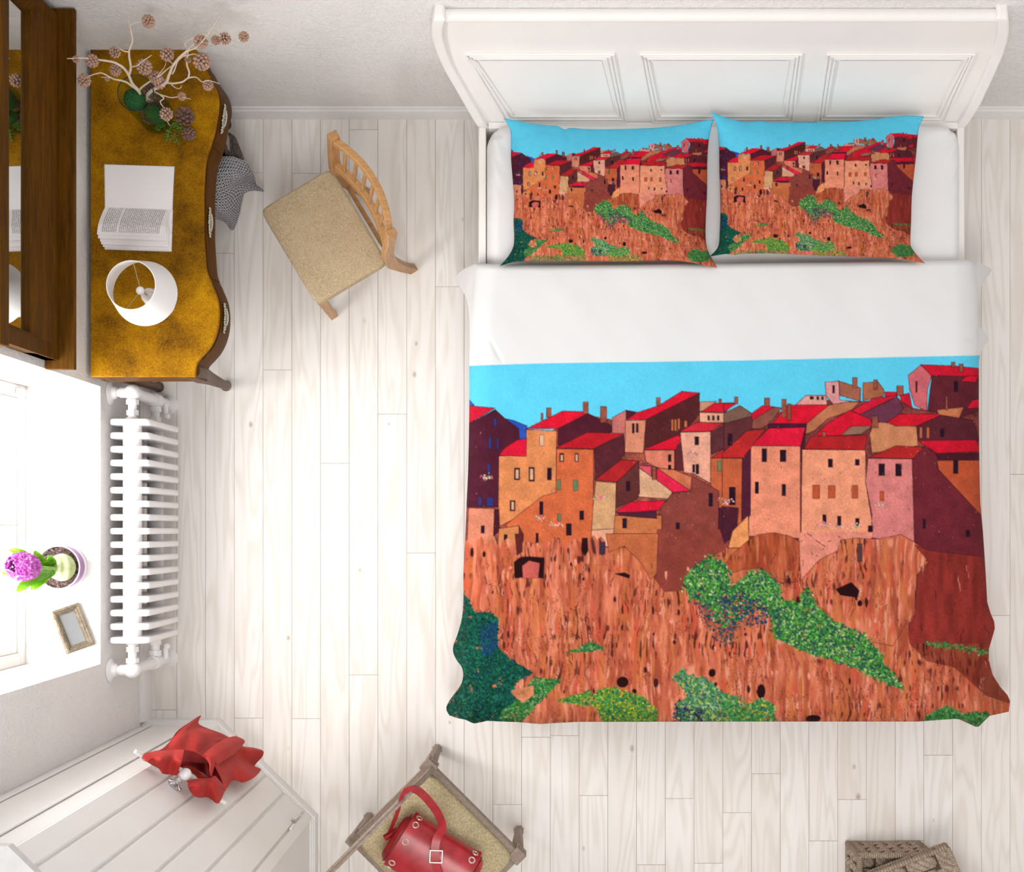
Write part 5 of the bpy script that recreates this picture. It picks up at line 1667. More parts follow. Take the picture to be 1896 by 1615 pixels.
def grey_chair():
    C = Vector((-177.5 * K, -543.5 * K, 0))
    M = Matrix.Translation(C) @ Matrix.Rotation(math.pi / 4, 4, 'Z')
    root = thing('carved_armless_chair', C, 'grey carved wooden chair with sand coloured seat under the red handbag', 'chair')
    W, D = 0.46, 0.545
    hw, hd = W / 2, D / 2
    # seat rails
    mb = MB()
    for y in (-hd + 0.012, hd - 0.012):
        mb.box((0, y, 0.415), (W, 0.026, 0.07)); mb.box((0, y, 0.448), (W + 0.008, 0.034, 0.012))
    for x in (-hw + 0.012, hw - 0.012):
        mb.box((x, 0, 0.415), (0.026, D - 0.03, 0.07)); mb.box((x, 0, 0.448), (0.034, D - 0.03, 0.012))
    build(xf(mb, M), 'seat_frame', M_GREYW, root, bevel=0.004)
    build(xf(cushion(W - 0.034, D - 0.034, 0.435, 0.492, 11, edge=0.026, dome=0.02), M), 'seat', M_SEATF2, root, angle=70)
    prof = [(0.013, 0.0), (0.021, 0.012), (0.024, 0.03), (0.021, 0.045), (0.016, 0.055), (0.019, 0.065), (0.0235, 0.2), (0.027, 0.33), (0.020, 0.345), (0.028, 0.36), (0.028, 0.372)]
    for sx in (-1, 1):
        for sy in (-1, 1):
            mb = MB()
            mb.lathe(prof, 24, (sx * (hw - 0.012), sy * (hd - 0.012), 0), star=lambda j: 1.0 if j % 3 else 0.86)
            mb.box((sx * (hw - 0.012), sy * (hd - 0.012), 0.415), (0.056, 0.056, 0.088))
            mb.lathe([(0.018, 0), (0.018, 0.004), (0.008, 0.008)], 16, (sx * (hw + 0.016), sy * (hd - 0.012), 0.415), Matrix.Rotation(sx * math.pi / 2, 3, 'Y'))
            build(xf(mb, M), 'leg', M_GREYW, root, angle=45, bevel=0.002)
    # back: two posts, top and bottom rail, padded panel
    zt, lean = 0.96, 0.024
    def bp(x, z, o=0.0):
        f = (z - 0.45) / (zt - 0.45)
        return Vector((x, hd - 0.026 + lean * f + 0.012 * f * f + o, z))
    for s in (-1, 1):
        pts = [bp(s * (hw - 0.014), z) for z in np.linspace(0.45, zt, 12)]
        mb = MB().sweep(pts, [(-0.018, -0.011), (-0.007, -0.011), (-0.007, -0.007), (0.007, -0.007), (0.007, -0.011), (0.018, -0.011), (0.018, 0.011), (-0.018, 0.011)], (0, 1, 0))
        build(xf(mb, M), 'back_post', M_GREYW, root, angle=40, bevel=0.002)
    for z, bow, name in ((zt - 0.02, 0.03, 'top_rail'), (0.56, 0.0, 'lower_back_rail')):
        pts = [bp(x, z + bow * (1 - (x / hw) ** 2)) for x in np.linspace(-hw + 0.014, hw - 0.014, 15)]
        mb = MB().sweep(pts, [(-0.011, -0.02), (-0.004, 0.012), (-0.011, 0.02), (-0.004, 0.021), (-0.003, 0.016), (0.003, 0.016), (0.004, 0.021), (0.011, 0.02), (0.011, -0.02)], (0, 0, 1))
        build(xf(mb, M), name, M_GREYW, root, angle=40, bevel=0.002)
    G = []
    for z in np.linspace(0.578, zt - 0.035, 12):
        row = []
        for x in np.linspace(-hw + 0.032, hw - 0.032, 14):
            a = x / (hw - 0.032); b = (z - 0.75) / 0.175
            row.append(bp(x, z, -0.002 - 0.006 * max(0, 1 - a ** 4) * max(0, 1 - b ** 4)))
        G.append(row)
    build(xf(MB().slab(G, 0.010, (0, -1, 0)), M), 'back_pad', M_SEATF2, root, angle=50)
grey_chair()

# ---------------------------------------------------------------- red handbag on the seat
def leather():
    t = NT('red leather'); v = t.coords()
    a = t.noise(v, 16, 3); b = t.noise(v, 320, 2)
    t.base(t.ramp(a, [(0.3, lin((150, 22, 32))), (0.7, lin((196, 42, 52)))]))
    t.bump(b, 0.1, 0.001); return t.set(0.3, 0, 0.55)
M_RED = leather()
M_REDD = simple('dark red leather', (128, 18, 28), 0.4, var=0.1)
M_NICKEL = simple('pale nickel', (222, 212, 200), 0.3, 0.7, var=0.05)
def handbag():
    zs = 0.515
    c0 = P(800.5, 1591, 0.59)
    ang = math.radians(-32)
    hx, hy, hz = 0.190, 0.112, 0.072
    zc = zs + hz - 0.002
    M = Matrix.Translation((c0.x, c0.y, zc)) @ Matrix.Rotation(ang, 4, 'Z')
    root = thing('handbag', (c0.x, c0.y, zs), 'red leather handbag with eyelets and shoulder strap lying on the grey chair', 'handbag')
    def sec(t, k_=1.0, n=2.6):
        c, s = math.cos(t), math.sin(t)
        return (abs(c) ** (2 / n) * (1 if c >= 0 else -1) * hy * k_, abs(s) ** (2 / n) * (1 if s >= 0 else -1) * hz * k_)
    rows = []
    for x in [-1, -0.985, -0.95, -0.88, -0.75, -0.5, -0.2, 0.2, 0.5, 0.75, 0.88, 0.95, 0.985, 1]:
        k_ = {1: 0.62, 0.985: 0.76, 0.95: 0.87, 0.88: 0.95, 0.75: 0.99}.get(abs(x), 1.0)
        row = []
        for j in range(48):
            t = 2 * math.pi * j / 48
            y, z = sec(t, k_)
            w = 0.0025 * mnoise.noise((x * 4, t * 1.2, 3))
            row.append(Vector((x * hx, y * (1 + w * 8), z * (1 + w * 8))))
        rows.append(row)
    mb = MB().grid(rows, False, True)
    n = len(rows)
    mb.f.append(list(range(48))); mb.mi.append(0); mb.f.append([(n - 1) * 48 + j for j in range(47, -1, -1)]); mb.mi.append(0)
    build(xf(mb, M), 'bag_body', M_RED, root, angle=60, weld=True)
    # end seams
    for s in (-1, 1):
        pts = []
        for j in range(40):
            y, z = sec(2 * math.pi * j / 40, 0.995)
            pts.append((s * hx * 0.88, y * 0.96, z * 0.96))
        build(xf(MB().tube(pts, 0.003, 6, closed=True), M), 'piping', M_REDD, root)
    # flap wrapped over the barrel with pointed corners
    G = []
    ts = np.linspace(math.radians(-8), math.radians(176), 24)
    for t in ts:
        y, z = sec(t, 1.045)
        row = []
        for x in np.linspace(-1, 1, 18):
            e = 1.0
            if t < math.radians(12):
                e = 1.0
            pt = 0.010 * max(0, (abs(x) - 0.8) / 0.2) * (1 if (t < 0.1) else 0)
            row.append(Vector((x * hx * 0.83, y + pt, z + pt)))
        G.append(row)
    build(xf(MB().slab(G, 0.003), M), 'flap', M_RED, root, angle=40)
    for xs in (-0.70, 0.70):
        for td in (12, 42, 84, 128, 160):
            t = math.radians(td)
            y, z = sec(t, 1.06)
            y2, z2 = sec(t + 0.05, 1.06); y1, z1 = sec(t - 0.05, 1.06)
            tan = Vector((0, y2 - y1, z2 - z1)).normalized()
            nrm = Vector((0, tan.z, -tan.y))
            if nrm.dot(Vector((0, y, z))) < 0:
                nrm = -nrm
            pts = [Vector((xs * hx, y, z)) + Vector((1, 0, 0)) * 0.0115 * math.cos(a) + tan * 0.0115 * math.sin(a) for a in np.linspace(0, 2 * math.pi, 21)[:-1]]
            e = build(xf(MB().tube(pts, 0.0034, 8, closed=True), M), 'eyelet', M_NICKEL, root, label='round pale metal eyelet')
            q = nrm.to_track_quat('Z', 'Y').to_matrix()
            build(xf(MB().lathe([(0.0095, 0), (0.0095, 0.0008)], 16, Vector((xs * hx, y, z)) - nrm * 0.001, q), M), 'eyelet_hole', M_REDD, e)
    # strap: ribbon
    st = [((720,1543),.60,'v'),((724,1533),.66,'v'),((729,1521),.74,'v'),((735,1505),.84,'v'),((739,1490),.93,'v'),((743,1477),.995,'v'),((749,1466),1.01,'m'),((760,1460),1.0,'m'),((772,1463),.965,'h'),((786,1474),.905,'h'),((798,1488),.845,'h'),((809,1503),.785,'h'),((816,1518),.735,'h'),((819,1530),.70,'h'),((815,1541),.685,'h'),((809,1553),.680,'h'),((806,1568),.681,'h'),((806,1585),.682,'h'),((807,1602),.680,'h'),((812,1618),.674,'h'),((818,1636),.66,'h')]
    sp = spline([(p[0][0], p[0][1], p[1], {'v': 0., 'm': .5, 'h': 1.}[p[2]]) for p in st], 70)
    pts = [P(a, b, z) for a, b, z, m in sp]
    G = []
    for i, p in enumerate(pts):
        t = pts[min(i + 1, len(pts) - 1)] - pts[max(i - 1, 0)]
        t.normalize()
        m = float(min(max(sp[i][3], 0.30), 1))
        side = Vector((-t.y, t.x, 0)).normalized()
        w = (side * m + Vector((0, 0, 1)) * (1 - m)).normalized() * 0.0165
        G.append([p - w, p - w * 0.33, p + w * 0.33, p + w])
    build(MB().slab(G, 0.003), 'strap', M_RED, root, angle=50)
    a, b = P(718, 1549, .598), P(730, 1539, .604)
    build(MB().tube([a + Vector((-0.012, -0.006, 0)), b + Vector((0.012, 0.004, 0.0))], 0.013, 14), 'strap_loop', M_RED, root)
    # square buckle
    bc = P(807.5, 1586.5, .686)
    mb = MB()
    R = Matrix.Rotation(math.radians(-2), 3, 'Z')
    s, w = 0.024, 0.005
    for o, d in (((0, s), (2 * s + w, w)), ((0, -s), (2 * s + w, w)), ((s, 0), (w, 2 * s)), ((-s, 0), (w, 2 * s))):
        mb.box(bc + R @ Vector((o[0], o[1], 0)), (d[0], d[1], 0.004), R)
    build(mb, 'buckle', M_NICKEL, root, bevel=0.0012, label='square pale metal buckle')
handbag()
# ---------------------------------------------------------------- corner wardrobe
def wardrobe():
    def F(u, v):
        return ((u - CU) * K, (CV - v) * K)
    ZW = 2.19
    root = thing('corner_wardrobe', (*F(420, 1560), 0), 'white painted corner wardrobe with a plank door standing below the window side wall', 'wardrobe')
    xw = XW + 0.002
    yf = YF + 0.004
    d0 = F(405, 1338); d1 = F(581, 1511)
    body = [(xw, d0[1]), d0, d1, (d1[0], yf), (xw, yf)]
    build(MB().prism(body, 0.0, ZW - 0.03), 'body', M_WPAINT, root, smooth=False)
    # plinth with a stepped moulding
    def offs(poly, d):
        # only the three room-facing edges move
        (x0, y0), (x1, y1), (x2, y2), (x3, y3), (x4, y4) = poly
        k_ = d * math.tan(math.radians(22.5))
        return [(x0, y0 + d), (x1 + k_, y1 + d), (x2 + d, y2 + k_), (x3 + d, y3), (x4, y4)]
    mb = MB()
    for d, z0, z1 in ((0.020, 0, 0.075), (0.014, 0.075, 0.088), (0.007, 0.088, 0.10)):
        mb.prism(offs(body, d), z0, z1)
    build(mb, 'plinth', M_TRIM, root, bevel=0.002, smooth=False)
    build(MB().prism(offs(body, 0.012), ZW - 0.03, ZW), 'top_panel', simple('wardrobe top', (212, 210, 208), 0.6), root, smooth=False)
    # diagonal plank door
    A, B = Vector((*d0, 0)), Vector((*d1, 0))
    t = (B - A).normalized(); n = Vector((-t.y, t.x, 0))
    if n.x < 0:
        n = -n
    L = (B - A).length
    def W(a, h, o):
        p = A + t * a + n * o
        return Vector((p.x, p.y, h))
    def vbox(mb, a0, a1, z0, z1, o0, o1, ch=0.0):
        pts = [W(a0, z0, o0), W(a1, z0, o0), W(a1, z1, o0), W(a0, z1, o0), W(a0 + ch, z0, o1), W(a1 - ch, z0, o1), W(a1 - ch, z1, o1), W(a0 + ch, z1, o1)]
        mb.add(pts, [(0, 1, 2, 3), (7, 6, 5, 4), (0, 4, 5, 1), (1, 5, 6, 2), (2, 6, 7, 3), (3, 7, 4, 0)])
    mb = MB()
    vbox(mb, L - 0.042, L, 0.10, ZW - 0.03, -0.001, 0.016)
    build(mb, 'door_frame', M_WPAINT, root, smooth=False)
    ga = [0.001]
    for u in (437, 469, 505, 538):
        v = u + 918
        p = Vector((*F(u, v), 0)) - A
        ga.append(p.dot(t))
    ga.append(L - 0.046)
    mb = MB()
    for a, b in zip(ga, ga[1:]):
        vbox(mb, a, b, 0.102, ZW - 0.031, 0.0, 0.011, 0.009)
    door = build(mb, 'plank_door', M_WPAINT, root, smooth=False)
    # straight side panels with a groove
    mb = MB()
    mb.box(((xw + d0[0]) / 2 - 0.12, d0[1] + 0.005, (ZW + 0.07) / 2), (0.018, 0.006, ZW - 0.14)); mb.box(((xw + d0[0]) / 2 + 0.07, d0[1] + 0.005, (ZW + 0.07) / 2), (0.018, 0.006, ZW - 0.14))
    build(mb, 'side_batten', M_WPAINT, root, bevel=0.002)
    # knob
    ak = (Vector((-552 * K, -385.6 * K, 0)) - A).dot(t)
    zk = 0.985
    q = n.to_track_quat('Z', 'Y').to_matrix()
    kn = build(MB().ball(W(ak, zk + 0.005, 0.072), 0.023, 24, 16), 'door_knob', M_CERAM, root, label='round white porcelain door knob')
    build(MB().lathe([(0.030, 0.0), (0.030, 0.003), (0.018, 0.007), (0.009, 0.012), (0.008, 0.045), (0.014, 0.05), (0.014, 0.055)], 32, W(ak, zk, 0.014), q), 'knob_rose', M_CHROME, kn, angle=30, label='polished metal rosette')
    ac = (Vector((*F(553, 1471), 0)) - A).dot(t)
    mb = MB()
    mb.ball(W(L - 0.06, 0.30, 0.02), 0.010, 14, 8, (1, 1, 1.8)); mb.tube([W(L - 0.06, 0.30, 0.02), W(L - 0.045, 0.16, 0.02)], 0.0025, 8)
    build(mb, 'latch', M_CHROME, root)
    for z in (0.35, 1.1, 1.85):
        for a in (0.048,):
            build(MB().tube([W(L - 0.044, z, 0.018), W(L - 0.044, z + 0.07, 0.018)], 0.006, 10), 'hinge', M_TRIM, root)
    return A, t, n, W, ak, zk
WA, WT, WN, WW, AK, ZKN = wardrobe()

# ---------------------------------------------------------------- red garment on a hanger
def face_p(u, v, p):
    """point on the line of sight of (u, v) at distance p in front of the wardrobe door"""
    # binary search on height
    lo, hi = -0.5, 2.4
    for _ in range(40):
        m = (lo + hi) / 2
        d = (P(u, v, m) - WA).dot(WN)
        if d < p:
            lo = m
        else:
            hi = m
    return P(u, v, (lo + hi) / 2)
def garment():
    def G3(x, y):
        return 240 + x * 260 / 1896, 1310 + y * 260 / 1896
    t = NT('red crepe cloth'); v = t.coords()
    f = t.noise(v, 7, 3)
    t.base(t.ramp(f, [(0.3, lin((166, 44, 40))), (0.7, lin((194, 58, 52)))])); t.bump(t.noise(v, 500, 2), 0.1, 0.001)
    M_CLOTH = t.set(0.7, 0, 0.2)
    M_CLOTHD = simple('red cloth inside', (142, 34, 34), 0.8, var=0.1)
    # hanger
    h0, h1 = G3(75, 595), G3(1290, 1290)
    a, b = face_p(*h0, 0.034), face_p(*h1, 0.034)
    root = thing('clothes_hanger', (a + b) / 2, 'white clothes hanger hooked on the wardrobe knob under the red garment', 'hanger')
    d = (b - a).normalized()
    build(MB().tube([a, a.lerp(b, 0.25) - WN * 0.004, a.lerp(b, 0.40) + WN * 0.026, a.lerp(b, 0.58) + WN * 0.026, a.lerp(b, 0.75) - WN * 0.004, b], 0.008, 14), 'hanger_bar', M_CERAM, root)
    mid = a.lerp(b, 0.56)
    kc = WW(AK, ZKN, 0.045)
    pts = [mid, mid.lerp(kc, 0.5) + WN * 0.004, kc + Vector((0, 0, 0.022)) - WT * 0.012, kc + Vector((0, 0, 0.028)), kc + Vector((0, 0, 0.02)) + WT * 0.014]
    build(MB().tube([tuple(q) for q in spline([tuple(q) for q in pts], 24)], 0.003, 8), 'hanger_hook', M_CHROME, root)
    g = thing('red_garment', (a + b) / 2 - Vector((0, 0, 0.5)), 'red draped garment hanging from the white hanger on the wardrobe door', 'garment')
    def patch(rows, nu, nv, name, mat, fold=0.0, fn=0, th=0.002, seed=0):
        # rows: list of (polyline in crop px, list of p offsets)
        L = []
        for poly, ps in rows:
            arr = np.array([(*G3(*q), pp) for q, pp in zip(poly, ps)], float)
            L.append(np.array(spline([tuple(x) for x in arr], nu)))
        G = []
        n = len(L)
        for i in range(nv):
            f = i / (nv - 1) * (n - 1)
            if n == 2:
                R = L[0] * (1 - f) + L[1] * f
            else:
                k_ = min(int(f), n - 2); ff = f - k_
                p0, p1, p2, p3 = L[max(k_ - 1, 0)], L[k_], L[k_ + 1], L[min(k_ + 2, n - 1)]
                R = 0.5 * (2 * p1 + (p2 - p0) * ff + (2 * p0 - 5 * p1 + 4 * p2 - p3) * ff ** 2 + (3 * p1 - p0 - 3 * p2 + p3) * ff ** 3)
            row = []
            for j in range(nu):
                u, v_, p = R[j]
                p += fold * math.sin(j / nu * math.pi * 2 * fn + seed + 1.5 * math.sin(i / nv * 3)) * (0.3 + 0.7 * i / nv) + 0.006 * mnoise.noise((u * 0.04 + seed, v_ * 0.04, 0))
                row.append(face_p(u, v_, max(p, 0.022)))
            G.append(row)
        mb = MB().slab(G, th)
        return build(mb, name, mat, g, angle=75)
    top = [(330,590),(500,585),(730,575),(900,615),(1010,680),(1120,740),(1190,860),(1240,960),(1270,1060),(1285,1140)]
    mid = [(480,575),(560,440),(700,360),(900,330),(1040,420),(1160,500),(1290,560),(1400,700),(1400,860),(1330,1060)]
    hem = [(555,480),(640,335),(790,215),(960,108),(930,215),(1060,285),(1230,345),(1380,420),(1500,440),(1525,520),(1690,548),(1805,590),(1790,670),(1690,790),(1775,835),(1690,940),(1540,1010),(1400,985),(1320,1090)]
    patch([(top, [.06,.06,.075,.09,.10,.11,.10,.09,.08,.06]), (mid, [.05,.055,.07,.09,.10,.10,.10,.09,.08,.06]), (hem, [.045,.05,.07,.05,.03,.07,.085,.08,.10,.06,.08,.10,.08,.04,.05,.08,.07,.055,.045])], 110, 40, 'skirt', M_CLOTH, 0.007, 5)
    patch([([(165,690),(200,632),(340,600),(520,583),(640,580),(735,580)], [.05,.055,.065,.08,.09,.105]), ([(250,730),(330,690),(430,700),(540,690),(640,700),(700,735)], [.07,.085,.10,.095,.105,.11]), ([(170,700),(290,765),(400,825),(445,895),(560,905),(640,915)], [.05,.046,.044,.044,.046,.05])], 40, 22, 'shoulder', M_CLOTH, 0.006, 2, seed=1)
    patch([([(775,1000),(880,975),(1000,965),(1090,955),(1150,930),(1180,960),(1270,1060)], [.06,.075,.09,.10,.11,.10,.08]), ([(800,1070),(880,1040),(960,1060),(1060,1050),(1150,1060),(1230,1080),(1270,1120)], [.07,.085,.10,.095,.10,.09,.075]), ([(785,1040),(835,1150),(920,1215),(1050,1212),(1120,1250),(1200,1292),(1275,1140)], [.05,.046,.044,.044,.046,.046,.05])], 44, 22, 'shoulder', M_CLOTH, 0.006, 2, seed=4)
    patch([([(690,720),(800,725),(900,735),(1000,750),(1075,735)], [.055,.05,.05,.055,.07]), ([(640,900),(720,840),(850,830),(980,880),(1080,950)], [.032,.026,.026,.03,.05])], 26, 16, 'lining', M_CLOTHD, 0.004, 3, seed=2)
    patch([([(735,580),(850,590),(980,655),(1120,735)], [.105,.11,.115,.12]), ([(700,740),(830,735),(960,750),(1080,750)], [.07,.075,.08,.09])], 24, 12, 'neckline', M_CLOTHD, 0.003, 2, seed=6)
    patch([([(660,850),(760,790),(900,830),(1010,930),(1080,940)], [.055,.06,.06,.06,.06]), ([(690,900),(760,850),(860,890),(930,960),(960,985)], [.034,.03,.03,.036,.04])], 24, 10, 'back_neck', M_CLOTH, 0.003, 2, seed=9)
    patch([([(1050,730),(1120,745),(1190,820),(1250,960)], [.085,.09,.09,.08]), ([(1040,970),(1100,985),(1180,1020),(1275,1100)], [.05,.055,.055,.055])], 20, 12, 'inner_fold', M_CLOTHD, 0.002, 2, seed=12)
    patch([([(1000,650),(1090,560),(1200,480),(1330,420),(1430,398)], [.115,.125,.125,.12,.11]), ([(1100,700),(1200,640),(1310,560),(1420,490),(1540,450)], [.13,.14,.14,.135,.12]), ([(1170,770),(1260,720),(1380,640),(1470,560),(1520,500)], [.115,.125,.125,.12,.11])], 26, 12, 'placket', M_CLOTH, 0.0, 0, th=0.004)
    patch([([(980,655),(1050,670),(1120,700),(1150,770)], [.12,.13,.135,.13]), ([(1060,720),(1085,790),(1080,880),(1100,935)], [.11,.12,.12,.115])], 14, 14, 'collar_fold', M_CLOTH, 0.002, 1, seed=3)
garment()

# ---------------------------------------------------------------- wicker
def wicker(name, lo, hi, sx=38, sy=95):
    t = NT(name)
    v = t.coords()
    br = t.n('ShaderNodeTexBrick'); br.inputs['Scale'].default_value = 1.0
    mp = t.n('ShaderNodeMapping'); mp.inputs['Scale'].default_value = (14, 14, 14); t.l(v, mp.inputs[0])
    n = t.noise(v, 90, 3); n2 = t.noise(v, 9, 2)
    w1 = t.n('ShaderNodeTexWave', wave_type='BANDS', bands_direction='DIAGONAL'); w1.inputs['Scale'].default_value = sx; w1.inputs['Distortion'].default_value = 1.5; t.l(v, w1.inputs['Vector'])
    w2 = t.n('ShaderNodeTexWave', wave_type='BANDS', bands_direction='Z'); w2.inputs['Scale'].default_value = sy; w2.inputs['Distortion'].default_value = 1.0; t.l(v, w2.inputs['Vector'])
    f = t.math('ADD', t.math('MULTIPLY', n, 0.6), t.math('MULTIPLY', n2, 0.4))
    t.base(t.ramp(f, [(0.3, lin(lo)), (0.7, lin(hi))]))
    t.bump(n, 0.3, 0.003)
    return t.set(0.75, 0, 0.25)
M_WICK = wicker('grey brown wicker', (118, 100, 84), (196, 178, 158))
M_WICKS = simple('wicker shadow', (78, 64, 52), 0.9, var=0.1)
M_WICKM = simple('wicker cane seams', (128, 110, 92), 0.85, var=0.15)
WMATS = [M_WICK, M_WICKS, M_WICKM]
M_WICKD = wicker('dark grey wicker', (62, 52, 46), (124, 108, 98))

def woven(mb, org, ex, ey, nx, ny, en, amp=0.012, res=8, rounds=0.5):
    """basket weave surface: nx by ny strands over the patch org + a*ex + b*ey, bulging along en"""
    G, hv = [], []
    for j in range(ny * res + 1):
        row = []
        for i in range(nx * res + 1):
            a, b = i / (nx * res), j / (ny * res)
            ci, cj = a * nx, b * ny
            par = (int(min(ci, nx - 1e-6)) + int(min(cj, ny - 1e-6))) % 2
            fx, fy = ci - math.floor(ci), cj - math.floor(cj)
            h = (math.sin(math.pi * fx) if par else math.sin(math.pi * fy)) * (0.5 + 0.5 * (math.sin(math.pi * fy) if par else math.sin(math.pi * fx)))
            row.append(org + ex * a + ey * b + en * (amp * h))
            hv.append(h)
        G.append(row)
    k0 = len(mb.f)
    mb.grid(G)
    w_ = nx * res + 1
    for q in range(k0, len(mb.f)):
        i0 = q - k0
        r_, c_ = divmod(i0, nx * res)
        m_ = (hv[r_ * w_ + c_] + hv[r_ * w_ + c_ + 1] + hv[(r_ + 1) * w_ + c_] + hv[(r_ + 1) * w_ + c_ + 1]) / 4
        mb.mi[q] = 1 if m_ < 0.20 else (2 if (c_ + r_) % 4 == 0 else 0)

def wrapped_bar(mb, a, b, r, n):
    """rim wrapped with fine cane: ribbed tube"""
    a, b = Vector(a), Vector(b)
    pts, rr = [], []
    for i in range(n * 3 + 1):
        f = i / (n * 3)
        pts.append(a.lerp(b, f)); rr.append(r * (1.0 if i % 3 else 0.84))
    k0 = len(mb.f)
    mb.tube(pts, rr, 8)
    for q in range(k0, len(mb.f)):
        if ((q - k0) // 8) % 3 == 2:
            mb.mi[q] = 2

def hamper():
    # rectangular wicker hamper near the front wall, lid askew
    z1 = 0.225
    x0, y1 = P(1568, 0, 0).x, P(0, 1560, 0).y
    x1 = P(1712, 0, 0.1).x
    y0 = y1 - 0.30
    root = thing('wicker_hamper', ((x0 + x1) / 2, (y0 + y1) / 2, 0), 'grey brown wicker hamper with its lid askew on the floor beyond the bed', 'basket')
    mb = MB()
    woven(mb, Vector((x1, y1, 0.005)), Vector((x0 - x1, 0, 0)), Vector((0, 0, z1)), 6, 4, Vector((0, 1, 0)))
    woven(mb, Vector((x0, y1, 0.005)), Vector((0, y0 - y1, 0)), Vector((0, 0, z1)), 6, 4, Vector((-1, 0, 0)))
    woven(mb, Vector((x0, y0, 0.005)), Vector((x1 - x0, 0, 0)), Vector((0, 0, z1)), 6, 4, Vector((0, -1, 0)))
    woven(mb, Vector((x1, y0, 0.005)), Vector((0, y1 - y0, 0)), Vector((0, 0, z1)), 6, 4, Vector((1, 0, 0)))
    mb.box(((x0 + x1) / 2, (y0 + y1) / 2, 0.012), (x1 - x0 - 0.01, y1 - y0 - 0.01, 0.02))
    build(mb, 'basket_body', None, root, angle=60, mats=WMATS)
    c = [(x0, y1), (x1, y1), (x1, y0), (x0, y0)]
    for i in range(4):
        mb = MB()
        wrapped_bar(mb, (*c[i], z1), (*c[(i + 1) % 4], z1), 0.014, 34)
        wrapped_bar(mb, (*c[i], 0.014), (*c[(i + 1) % 4], 0.014), 0.011, 34)
        build(mb, 'rim', None, root, mats=WMATS)
        mb = MB(); wrapped_bar(mb, (*c[i], 0.012), (*c[i], z1), 0.013, 22)
        build(mb, 'corner_post', None, root, mats=WMATS)
    mb = MB()
    woven(mb, Vector((x0 + 0.01, y0 + 0.01, z1 - 0.035)), Vector((x1 - x0 - 0.02, 0, 0)), Vector((0, y1 - y0 - 0.02, 0)), 5, 5, Vector((0, 0, 1)), 0.014)
    build(mb, 'inner_tray', None, root, angle=60, mats=WMATS)
    # lid: turned and tipped on the rim
    lc = Vector(((x0 + x1) / 2 + 0.075, (y0 + y1) / 2 - 0.02, z1 + 0.055))
    R = Matrix.Rotation(math.radians(24), 3, 'Z') @ Matrix.Rotation(math.radians(-10), 3, 'Y')
    lx, ly = 0.20, 0.17
    mb = MB()
    woven(mb, lc + R @ Vector((-lx, -ly, 0.02)), R @ Vector((2 * lx, 0, 0)), R @ Vector((0, 2 * ly, 0)), 6, 5, R @ Vector((0, 0, 1)), 0.014)
    for sgn in (-1, 1):
        woven(mb, lc + R @ Vector((sgn * lx, -ly * sgn, -0.03)), R @ Vector((0, 2 * ly * sgn, 0)), R @ Vector((0, 0, 0.05)), 8, 1, R @ Vector((sgn, 0, 0)), 0.004)
        woven(mb, lc + R @ Vector((lx * sgn, sgn * ly, -0.03)), R @ Vector((-2 * lx * sgn, 0, 0)), R @ Vector((0, 0, 0.05)), 8, 1, R @ Vector((0, sgn, 0)), 0.004)
    cs = [(-lx, ly), (lx, ly), (lx, -ly), (-lx, -ly)]
    for i in range(4):
        a, b = cs[i], cs[(i + 1) % 4]
        wrapped_bar(mb, lc + R @ Vector((*a, 0.02)), lc + R @ Vector((*b, 0.02)), 0.012, 34)
        wrapped_bar(mb, lc + R @ Vector((*a, -0.03)), lc + R @ Vector((*b, -0.03)), 0.009, 34)
    build(mb, 'lid', None, root, angle=60, mats=WMATS)
hamper()

